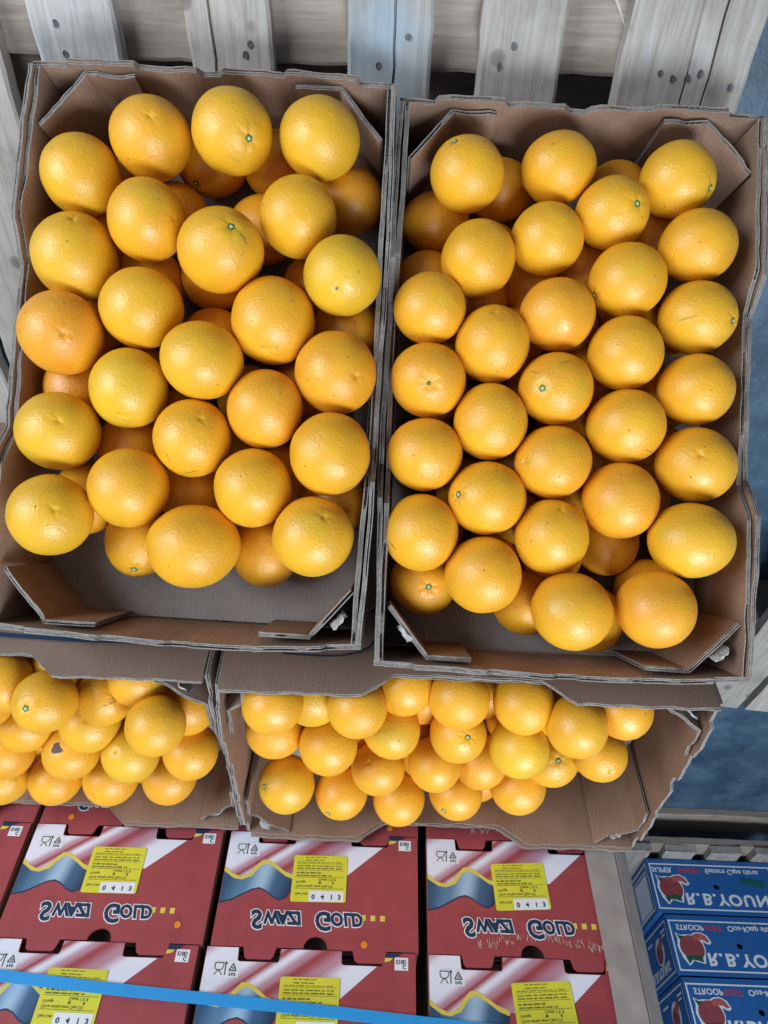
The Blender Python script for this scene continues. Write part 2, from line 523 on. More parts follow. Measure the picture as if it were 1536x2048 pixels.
# the pallet under the trays: boards run towards the camera, X as measured on the deck
deck = [(-0.8116, -0.6260, ()), (-0.6087, -0.4809, ()), (-0.4332, -0.3338, ()), (-0.2516, -0.1522, (-0.2252,)),
        (-0.0649, 0.0345, (-0.0127,)), (0.0923, 0.1897, ()), (0.2607, 0.4129, (0.3419, 0.3683))]
PA = pallet((0, 0.10, 0), 0, deck, 1.16, [(-0.2705, -0.13), (-0.64, -0.54), (-1.155, -1.055)], (-0.81, 0.411), 11,
            nails=[(2, -0.4007, -0.2643), (2, -0.4038, -0.2339), (3, -0.1786, -0.2471), (3, -0.1857, -0.2583), (3, -0.1704, -0.2897), (3, -0.2333, -0.2928),
                   (4, -0.0274, -0.2643), (4, 0.0071, -0.2339), (5, 0.1309, -0.2390), (5, 0.1167, -0.2603),
                   (6, 0.3084, -0.2603), (6, 0.3246, -0.2654), (6, 0.3409, -0.2643), (6, 0.3551, -0.2593), (6, 0.3957, -0.2725), (1, -0.5275, -0.2522), (1, -0.5681, -0.2623)],
            mats={2: WOOD_BLUE, 4: WOOD_BLUE}, zt=0.131, extra=((-0.44, -0.285),))
tag(PA, 'weathered pale wooden pallet with spaced deck boards under the two tilted orange trays', 'pallet', 'wooden pallets')
# long splinter standing off the wide deck board
sp = mesh([(0.206, -0.150, 0.1335), (0.215, -0.149, 0.1335), (0.2545, -0.2165, 0.1335), (0.206, -0.150, 0.1385), (0.215, -0.149, 0.1385), (0.2545, -0.2165, 0.1360)],
          [(0, 1, 2), (3, 5, 4), (0, 3, 4, 1), (1, 4, 5, 2), (0, 2, 5, 3)])
spl = link('splinter', sp, SPLINTER, PA)

PB = pallet((0, -1.085, 0), 0, [(-0.84 + 0.157 * i, -0.84 + 0.157 * i + 0.1, ()) for i in range(8)] + [(0.40 - 0.1 + 0.055, 0.40 + 0.055, ())], 0.98,
            [(-0.13, -0.03), (-0.55, -0.45), (-0.95, -0.85)], (-0.84, 0.455), 31)
tag(PB, 'wooden pallet hidden under the stack of red cartons', 'pallet', 'wooden pallets')
PC = pallet((0.905, -0.46, 0), math.radians(-7), [(-0.005 + 0.118 * i, 0.093 + 0.118 * i, ()) for i in range(9)], 1.0,
            [(-0.13, -0.03), (-0.55, -0.45), (-0.80, -0.70)], (-0.005, 1.03), 47)
tag(PC, 'skewed wooden pallet at the right edge, its board ends beside the right-hand tray', 'pallet', 'wooden pallets')
PD = pallet((0.80, -2.280, 0), 0, [(0.145 * i, 0.145 * i + 0.1, ()) for i in range(9)], 1.0,
            [(-0.12, -0.002), (-0.55, -0.45), (-0.98, -0.88)], (0.0, 1.26), 63)
tag(PD, 'wooden pallet on the blue floor carrying the blue cartons', 'pallet', 'wooden pallets')

# ---------------------------------------------------------------- cardboard trays
def panel_mesh(path, top, t=0.006, layers=2, seed=0, bulge=0.0, bulge_fn=None, z0=0.0, jitter=0.0006, crush=0.0, breaks=()):
    """corrugated board standing along a polyline; thickness grows to the left of the path.
    liners are thin sheets, flutes a wavy ribbon between them at the cut top edge"""
    rnd = random.Random(seed)
    pts = [Vector((p[0], p[1])) for p in path]
    seg = [(pts[i + 1] - pts[i]).length for i in range(len(pts) - 1)]
    tot = sum(seg)
    acc = [0.0]
    for s_ in seg:
        acc.append(acc[-1] + s_)
    nrm = [Vector((-(pts[i + 1] - pts[i]).y, (pts[i + 1] - pts[i]).x)).normalized() for i in range(len(seg))]

    def at(s):
        s = min(max(s, 0.0), tot)
        i = 0
        while i < len(seg) - 1 and s > acc[i + 1]:
            i += 1
        p = pts[i].lerp(pts[i + 1], (s - acc[i]) / seg[i])
        n = nrm[i].copy()
        e = 0.006
        if i < len(seg) - 1 and acc[i + 1] - s < e:
            k = 0.5 + 0.5 * (1 - (acc[i + 1] - s) / e) - 0.5
            n = nrm[i].lerp(nrm[i + 1], k).normalized()
        elif i > 0 and s - acc[i] < e:
            k = 0.5 - 0.5 * (s - acc[i]) / e
            n = nrm[i].lerp(nrm[i - 1], k).normalized()
        return p, n
    f1, f2, f3 = rnd.uniform(0, 6), rnd.uniform(0, 6), rnd.uniform(0, 6)

    def bend(s, z, h):
        q = (z / max(h, 1e-6)) ** 1.6
        b = bulge * math.sin(math.pi * s / tot) + (bulge_fn(s / tot) if bulge_fn else 0.0)
        b += 0.0011 * math.sin(s * 19 + f1) + 0.0003 * math.sin(s * 83 + f2)
        return -b * q
    ss = sorted(set([round(i * tot / max(4, int(tot / 0.008)), 6) for i in range(max(4, int(tot / 0.008)) + 1)]
                    + [round(a, 6) for a in acc] + [round(b * tot, 6) for b in breaks]))
    jit = {s: rnd.gauss(0, jitter) for s in ss}

    def topz(s):
        return top(s / tot) + 0.0007 * math.sin(s * 140 + f3) - crush * max(0.0, math.sin(s * 37 + f1)) ** 6
    V, F, MI, UV = [], [], [], []
    lt = 0.0011
    gap = t / layers
    rows = (0.0, 0.4, 0.75, 1.0)
    for k in range(layers + 1):
        o = min(k * gap, t - lt)
        base = len(V)
        m = len(rows)
        dz = rnd.uniform(-0.0008, 0.0008)
        for s in ss:
            p, n = at(s)
            h = topz(s) + jit[s] * 0.5 + dz + rnd.gauss(0, 0.0003)
            for side in (0, 1):
                for rfr in rows:
                    z = z0 + (h - z0) * rfr
                    q = p + n * (o + side * lt + bend(s, z - z0, h))
                    V.append((q.x, q.y, z))
                    UV.append((s, z))
        st = 2 * m
        for i in range(len(ss) - 1):
            a, b = base + i * st, base + (i + 1) * st
            for r in range(m - 1):
                F.append((a + r, b + r, b + r + 1, a + r + 1)); MI.append(0)
                F.append((a + m + r, a + m + r + 1, b + m + r + 1, b + m + r)); MI.append(1)
            F.append((a + m - 1, b + m - 1, b + 2 * m - 1, a + 2 * m - 1)); MI.append(2)
        for a in (base, base + (len(ss) - 1) * st):
            for r in range(m - 1):
                F.append((a + r, a + r + 1, a + m + r + 1, a + m + r)); MI.append(2)
    for k in range(layers):
        o0 = k * gap + lt
        wd = gap - lt - (lt if k == layers - 1 else 0)
        per = 0.0066
        n_ = int(tot / per * 6)
        base = len(V)
        for i in range(n_ + 1):
            s = tot * i / n_
            p, n = at(s)
            h = topz(s) - 0.0006 + rnd.gauss(0, 0.0002)
            ofs = o0 + wd * (0.5 + 0.5 * math.sin(2 * math.pi * s / per + k * 1.7))
            for z in (max(z0, h - 0.014), h):
                q = p + n * (ofs + bend(s, z - z0, h))
                V.append((q.x, q.y, z)); UV.append((s, z))
        for i in range(n_):
            a = base + 2 * i
            F.append((a, a + 2, a + 3, a + 1)); MI.append(3)
        # the board is crushed shut a little way down between the flutes
        base = len(V)
        for s in ss:
            p, n = at(s)
            op = math.sin(s * 19 + f1) + 0.7 * math.sin(s * 47 + f2) + 0.5 * math.sin(s * 113 + f3 + k)
            h = topz(s) - (0.0033 if op > 0.35 else 0.0002) - rnd.uniform(0, 0.0005)
            for e in (o0, o0 + wd):
                q = p + n * (e + bend(s, h - z0, h))
                V.append((q.x, q.y, h)); UV.append((s, h))
        for i in range(len(ss) - 1):
            a = base + 2 * i
            F.append((a, a + 2, a + 3, a + 1)); MI.append(3)
    me = mesh(V, F, MI, False, UV)
    for m_ in (KRAFT_OUT, KRAFT, EDGE, FLUTE):
        me.materials.append(m_)
    return me


def prof(knots):
    def f(u):
        for (a, ha), (b, hb) in zip(knots, knots[1:]):
            if u <= b:
                return ha if b == a else ha + (hb - ha) * (u - a) / (b - a)
        return knots[-1][1]
    return f


TW = 0.398
TH = 0.125


def make_tray(mw, seed, TL, lift=(0, 0), bows=(0.003, 0.003), torn=((1, 1), (1, -1)), detail=True, cut=(0.285, 0.35), TW=0.398, thin=1.0):
    rnd = random.Random(seed)
    root = empty('fruit_tray', mw)
    hw, hl = TW / 2, TL / 2
    te, tsd = 0.0060 * thin, 0.0052 * thin
    # floor: two board sheets with a lip between them
    n = 14
    V, F, UV = [], [], []
    for zz in (0.0, 0.005):
        for j in range(n + 1):
            for i in range(n + 1):
                x, y = -hw + 0.013 + (TW - 0.026) * i / n, -hl + 0.008 + (TL - 0.016) * j / n
                V.append((x, y, zz - (0.0016 * math.sin(x * 19 + seed) * math.sin(y * 11 + seed) if zz else 0)))
                UV.append((x, y))
    m_ = (n + 1) ** 2
    for j in range(n):
        for i in range(n):
            a = j * (n + 1) + i
            F.append((a, a + n + 1, a + n + 2, a + 1)); F.append((m_ + a, m_ + a + 1, m_ + a + n + 2, m_ + a + n + 1))
    link('floor_panel', mesh(V, F, None, True, UV), FLOOR_CARD, root)
    # long sides: high at the corners, cut down in the middle; outer and folded-in inner board
    c0, c1 = cut
    side = prof([(0, TH), (c0, TH), (c1, TH - 0.029), (1 - c1, TH - 0.029), (1 - c0, TH), (1, TH)])
    side_in = prof([(0, TH - 0.004), (c0 - 0.01, TH - 0.003), (c1 - 0.008, TH - 0.031), (1 - c1 + 0.008, TH - 0.031), (1 - c0 + 0.01, TH - 0.003), (1, TH - 0.004)])
    br = (c0, c1, 1 - c1, 1 - c0)
    for k, sx in enumerate((1, -1)):
        for inner in (0, 1):
            off = inner * (tsd + 0.0008)
            x = sx * (hw - off)
            pth = [(x, -hl + te + 0.001), (x, hl - te - 0.001)] if sx > 0 else [(x, hl - te - 0.001), (x, -hl + te + 0.001)]
            link('inner_side_panel' if inner else 'side_panel',
                 panel_mesh(pth, side_in if inner else side, tsd, 1 if inner else 2, seed * 31 + k * 7 + inner, bows[k], None, 0.0, 0.0006, 0.001, br), (), root)
    # short ends: stepped tabs and a centre notch
    stp = [(0, TH - 0.008), (0.10, TH - 0.008), (0.11, TH), (0.298, TH), (0.31, TH - 0.006), (0.475, TH - 0.006), (0.49, TH - 0.013), (0.535, TH - 0.013),
           (0.55, TH - 0.006), (0.705, TH - 0.006), (0.715, TH), (0.895, TH), (0.905, TH - 0.008), (1, TH - 0.008)]
    for k, sy in enumerate((1, -1)):
        pth = [(hw, sy * hl), (-hw, sy * hl)] if sy > 0 else [(-hw, sy * hl), (hw, sy * hl)]
        link('end_panel', panel_mesh(pth, prof(stp), te, 2, seed * 37 + k, 0.002 + lift[k], None, 0.0, 0.0006, 0.0015, [q[0] for q in stp[1:-1]]), (), root)
    # corner flaps: diagonal across the corner then glued along the end panel
    for sx in (1, -1):
        for sy in (1, -1):
            xi, yi = hw - 2 * tsd - 0.0016, hl - te - 0.001
            d1, d2, d3 = rnd.uniform(0.054, 0.064), rnd.uniform(0.044, 0.052), rnd.uniform(0.048, 0.056)
            pth = [(sx * xi, sy * (yi - d1)), (sx * (xi - d2), sy * (yi - 0.0012)), (sx * (xi - d2 - d3), sy * (yi - 0.0012))]
            if sx * sy < 0:
                pth = pth[::-1]
            hh = TH - rnd.uniform(0.005, 0.010)
            tf = prof([(0, hh), (1, hh)])
            fl_ = link('corner_flap', panel_mesh(pth, tf, 0.0050 * thin, 1 if rnd.random() < 0.3 else 2, seed * 41 + sx * 3 + sy, 0.0, None, 0.003, 0.0012, 0.004), (), root)
            if detail and (sx, sy) in torn:
                # torn tab of white liner sticking out of the diagonal
                px, py = sx * (xi - d2 * 0.45), sy * (yi - d1 * 0.5)
                ang = math.atan2(sy * d1, -sx * d2)
                V = []
                rr = random.Random(seed * 5 + sx + 2 * sy)
                nu, nv = 7, 4
                for b in range(2):
                    for v in range(nv):
                        for u in range(nu):
                            du, dv = (u / (nu - 1) - 0.5) * 0.021, v / (nv - 1)
                            outx = rr.uniform(-0.0015, 0.0015) + 0.006 * dv
                            q = Vector((du, outx + b * 0.0014))
                            q.rotate(Matrix.Rotation(ang, 2))
                            # lift away towards the corner post
                            V.append((px + q.x + sx * 0.002, py + q.y + sy * 0.002, hh - 0.012 + 0.014 * dv + rr.uniform(-0.001, 0.001) - (0.005 if u in (0, nu - 1) else 0)))
                F = []
                for v in range(nv - 1):
                    for u in range(nu - 1):
                        a = v * nu + u
                        F.append((a, a + 1, a + nu + 1, a + nu))
                        c = nu * nv
                        F.append((c + a, c + a + nu, c + a + nu + 1, c + a + 1))
                for u in range(nu - 1):
                    a = (nv - 1) * nu + u
                    F.append((a, a + 1, nu * nv + a + 1, nu * nv + a))
                link('torn_tab', mesh(V, F), TORN, fl_)
    return root


TILT = math.radians(44.0)


def tilt_frame(o, extra):
    R = Matrix.Rotation(-TILT, 4, 'X') @ Matrix.Rotation(math.radians(-extra), 4, 'Z')
    return Matrix.Translation(o) @ R


FR_L = tilt_frame((-0.210, -0.474, 0.353), 1.4)
FR_R = tilt_frame((0.199, -0.492, 0.356), 0.5)
FR_M = Matrix.Translation((0.108, -0.905, 0.52))
FR_N = Matrix.Translation((-0.502, -0.905, 0.510))
ROT90 = Matrix.Rotation(math.radians(90), 4, 'Z')
TRAYS = 'open cardboard fruit trays'
tL = make_tray(FR_L @ Matrix.Translation((-0.003, 0.0095, 0)), 3, 0.623, (0.001, 0.006), (0.004, 0.009), ((1, -1),), TW=0.403)
tag(tL, 'tilted cardboard tray of large oranges, upper left, with bare floor at its lower end', 'fruit tray', TRAYS)
tR = make_tray(FR_R @ Matrix.Translation((0.003, 0.004, 0)), 8, 0.630, (0.001, 0.003), (0.003, 0.004), ((1, -1), (-1, -1)), TW=0.409)
tag(tR, 'tilted cardboard tray tightly packed with smaller oranges, upper right', 'fruit tray', TRAYS)
tM = make_tray(FR_M @ ROT90, 14, 0.600, (0.004, 0.001), (0.002, 0.003), ((1, 1), (-1, -1), (-1, 1), (1, -1)), thin=0.78)
tag(tM, 'level cardboard tray below the upper right tray, empty at its right end', 'fruit tray', TRAYS)
tN = make_tray(FR_N @ ROT90, 21, 0.600, (0.002, 0.001), (0.002, 0.002), ((1, -1), (-1, -1)), True, (0.30, 0.36), thin=0.78)
tag(tN, 'level cardboard tray at lower left, cut by the photo edge, with dark blue printed curve', 'fruit tray', TRAYS)
for cx in (0.108, -0.502):
    for lv in range(3):
        pit = 0.1291 if cx > 0 else 0.1258
        t_ = make_tray(Matrix.Translation((cx + 0.003 * (lv - 1), -0.906, 0.1322 + pit * lv)) @ ROT90 @ Matrix.Scale(1.03 if cx > 0 else 1.003, 4, (0, 0, 1)), 60 + lv, 0.600, detail=False)
        tag(t_, 'cardboard tray hidden in the stack under a level orange tray', 'fruit tray', 'hidden trays stacked under the level trays')


def strip_mesh(pts, w, y):
    """printed line of width w along (x, z) points on an upright face"""
    V, F = [], []
    for i, (x, z) in enumerate(pts):
        a, b = pts[max(0, i - 1)], pts[min(len(pts) - 1, i + 1)]
        d = Vector((b[0] - a[0], b[1] - a[1])).normalized()
        V += [(x - d.y * w / 2, y, z + d.x * w / 2), (x + d.y * w / 2, y, z - d.x * w / 2)]
    for i in range(len(pts) - 1):
        F.append((2 * i, 2 * i + 1, 2 * i + 3, 2 * i + 2))
    return mesh(V, F)


def world_part(name, me, mat, parent):
    o = link(name, me, mat, parent)
    o.matrix_parent_inverse = parent.matrix_world.inverted()
    return o


bpy.context.view_layer.update()
YF = -0.905 + TW / 2 + 0.0075
world_part('printed_curve', strip_mesh([(-0.60, 0.574), (-0.52, 0.580), (-0.44, 0.584), (-0.36, 0.587), (-0.29, 0.586), (-0.235, 0.583)], 0.006, YF), NAVY, tN)
world_part('printed_curve', strip_mesh([(-0.116, 0.570), (-0.1155, 0.592), (-0.115, 0.5945), (-0.10, 0.5955), (-0.07, 0.5965), (-0.045, 0.595), (-0.025, 0.589), (-0.012, 0.581), (-0.005, 0.570)], 0.003, YF), NAVY, tM)

# ---------------------------------------------------------------- oranges
def orange_mesh(r, axis, kind, sx, sy, seed):
    rnd = random.Random(seed)
    a = Vector(axis).normalized()
    u = a.orthogonal().normalized()
    v = a.cross(u)
    NS = 44
    th = [0.02, 0.045, 0.07, 0.1, 0.135, 0.175, 0.22, 0.27, 0.33, 0.40]
    t_ = 0.40
    while t_ < math.pi - 0.30:
        t_ += 0.098
        th.append(t_)
    th = [q for q in th if q < math.pi - 0.05] + [math.pi - 0.05]
    waves = [(Vector((rnd.gauss(0, 1), rnd.gauss(0, 1), rnd.gauss(0, 1))) * sc, rnd.uniform(0, 6.28), am)
             for sc, am in ((1.2, .012), (1.5, .011), (2.4, .006), (2.8, .005), (5, .0022), (7, .0018), (9, .0013), (13, .001))]
    ob = rnd.uniform(-0.03, 0.035)
    wr = [rnd.uniform(0, 6.28) for _ in range(5)]
    nw = rnd.choice((5, 6, 7, 8))

    def rad(ang, phi, d):
        f = 1.0 + ob * (math.cos(ang) ** 2 - 0.33)
        for k, p, am in waves:
            f += am * math.sin(k.dot(d) + p)
        if kind in ('s', 'd'):
            dep = 0.075 if kind == 'd' else 0.035
            f += -dep * math.exp(-(ang / (0.30 if kind == 'd' else 0.11)) ** 2) + 0.016 * math.exp(-((ang - 0.30) / 0.16) ** 2)
            f += 0.0075 * math.sin(nw * phi + wr[0]) * math.exp(-((ang - 0.24) / 0.12) ** 2)
            f += 0.003 * math.sin((2 * nw + 3) * phi + wr[1]) * math.exp(-((ang - 0.38) / 0.18) ** 2)
        elif kind in ('n', 'g'):
            f += -0.040 * math.exp(-(ang / 0.075) ** 2) - 0.012 * math.exp(-(ang / 0.25) ** 2)
            f += 0.004 * math.sin(5 * phi + wr[2]) * math.exp(-((ang - 0.15) / 0.1) ** 2)
        elif kind == 'p':
            f += 0.012 * math.exp(-((ang - 0.22) / 0.07) ** 2) - 0.045 * math.exp(-(ang / 0.06) ** 2)
        return f
    V = [None]
    for ang in th:
        for j in range(NS):
            ph = 2 * math.pi * j / NS
            d = a * math.cos(ang) + (u * math.cos(ph) + v * math.sin(ph)) * math.sin(ang)
            V.append(d * (rad(ang, ph, d) * r))
    V[0] = a * (rad(0.0, 0, a) * r)
    V.append(-a * (rad(math.pi, 0, -a) * r))
    F = [(0, 1 + j, 1 + (j + 1) % NS) for j in range(NS)]
    for i in range(len(th) - 1):
        for j in range(NS):
            p, q = 1 + i * NS + j, 1 + i * NS + (j + 1) % NS
            F.append((p, p + NS, q + NS, q))
    e, l0 = len(V) - 1, 1 + (len(th) - 1) * NS
    F += [(e, l0 + (j + 1) % NS, l0 + j) for j in range(NS)]
    V = [(p.x * sx, p.y * sy, p.z) for p in V]
    return mesh(V, F, None, True), Vector(V[0])


def disc_part(name, base, axis, radius, lobes, height, mat, parent, seed, lob=0.25):
    rnd = random.Random(seed)
    a = Vector(axis).normalized()
    u = a.orthogonal().normalized()
    v = a.cross(u)
    n = 20
    ph0 = rnd.uniform(0, 6.28)
    V = [base + a * height]
    for ring, hh in ((0.55, 0.85), (1.0, 0.25), (1.02, -0.6)):
        for j in range(n):
            p = 2 * math.pi * j / n
            rr = radius * ring * (1 + lob * (ring > 0.9) * math.cos(lobes * p + ph0) + rnd.uniform(-0.05, 0.05))
            V.append(base + a * (height * hh) + (u * math.cos(p) + v * math.sin(p)) * rr)
    F = [(0, 1 + j, 1 + (j + 1) % n) for j in range(n)]
    for i in range(2):
        for j in range(n):
            p, q = 1 + i * n + j, 1 + i * n + (j + 1) % n
            F.append((p, p + n, q + n, q))
    return link(name, mesh(V, F, None, True), mat, parent)


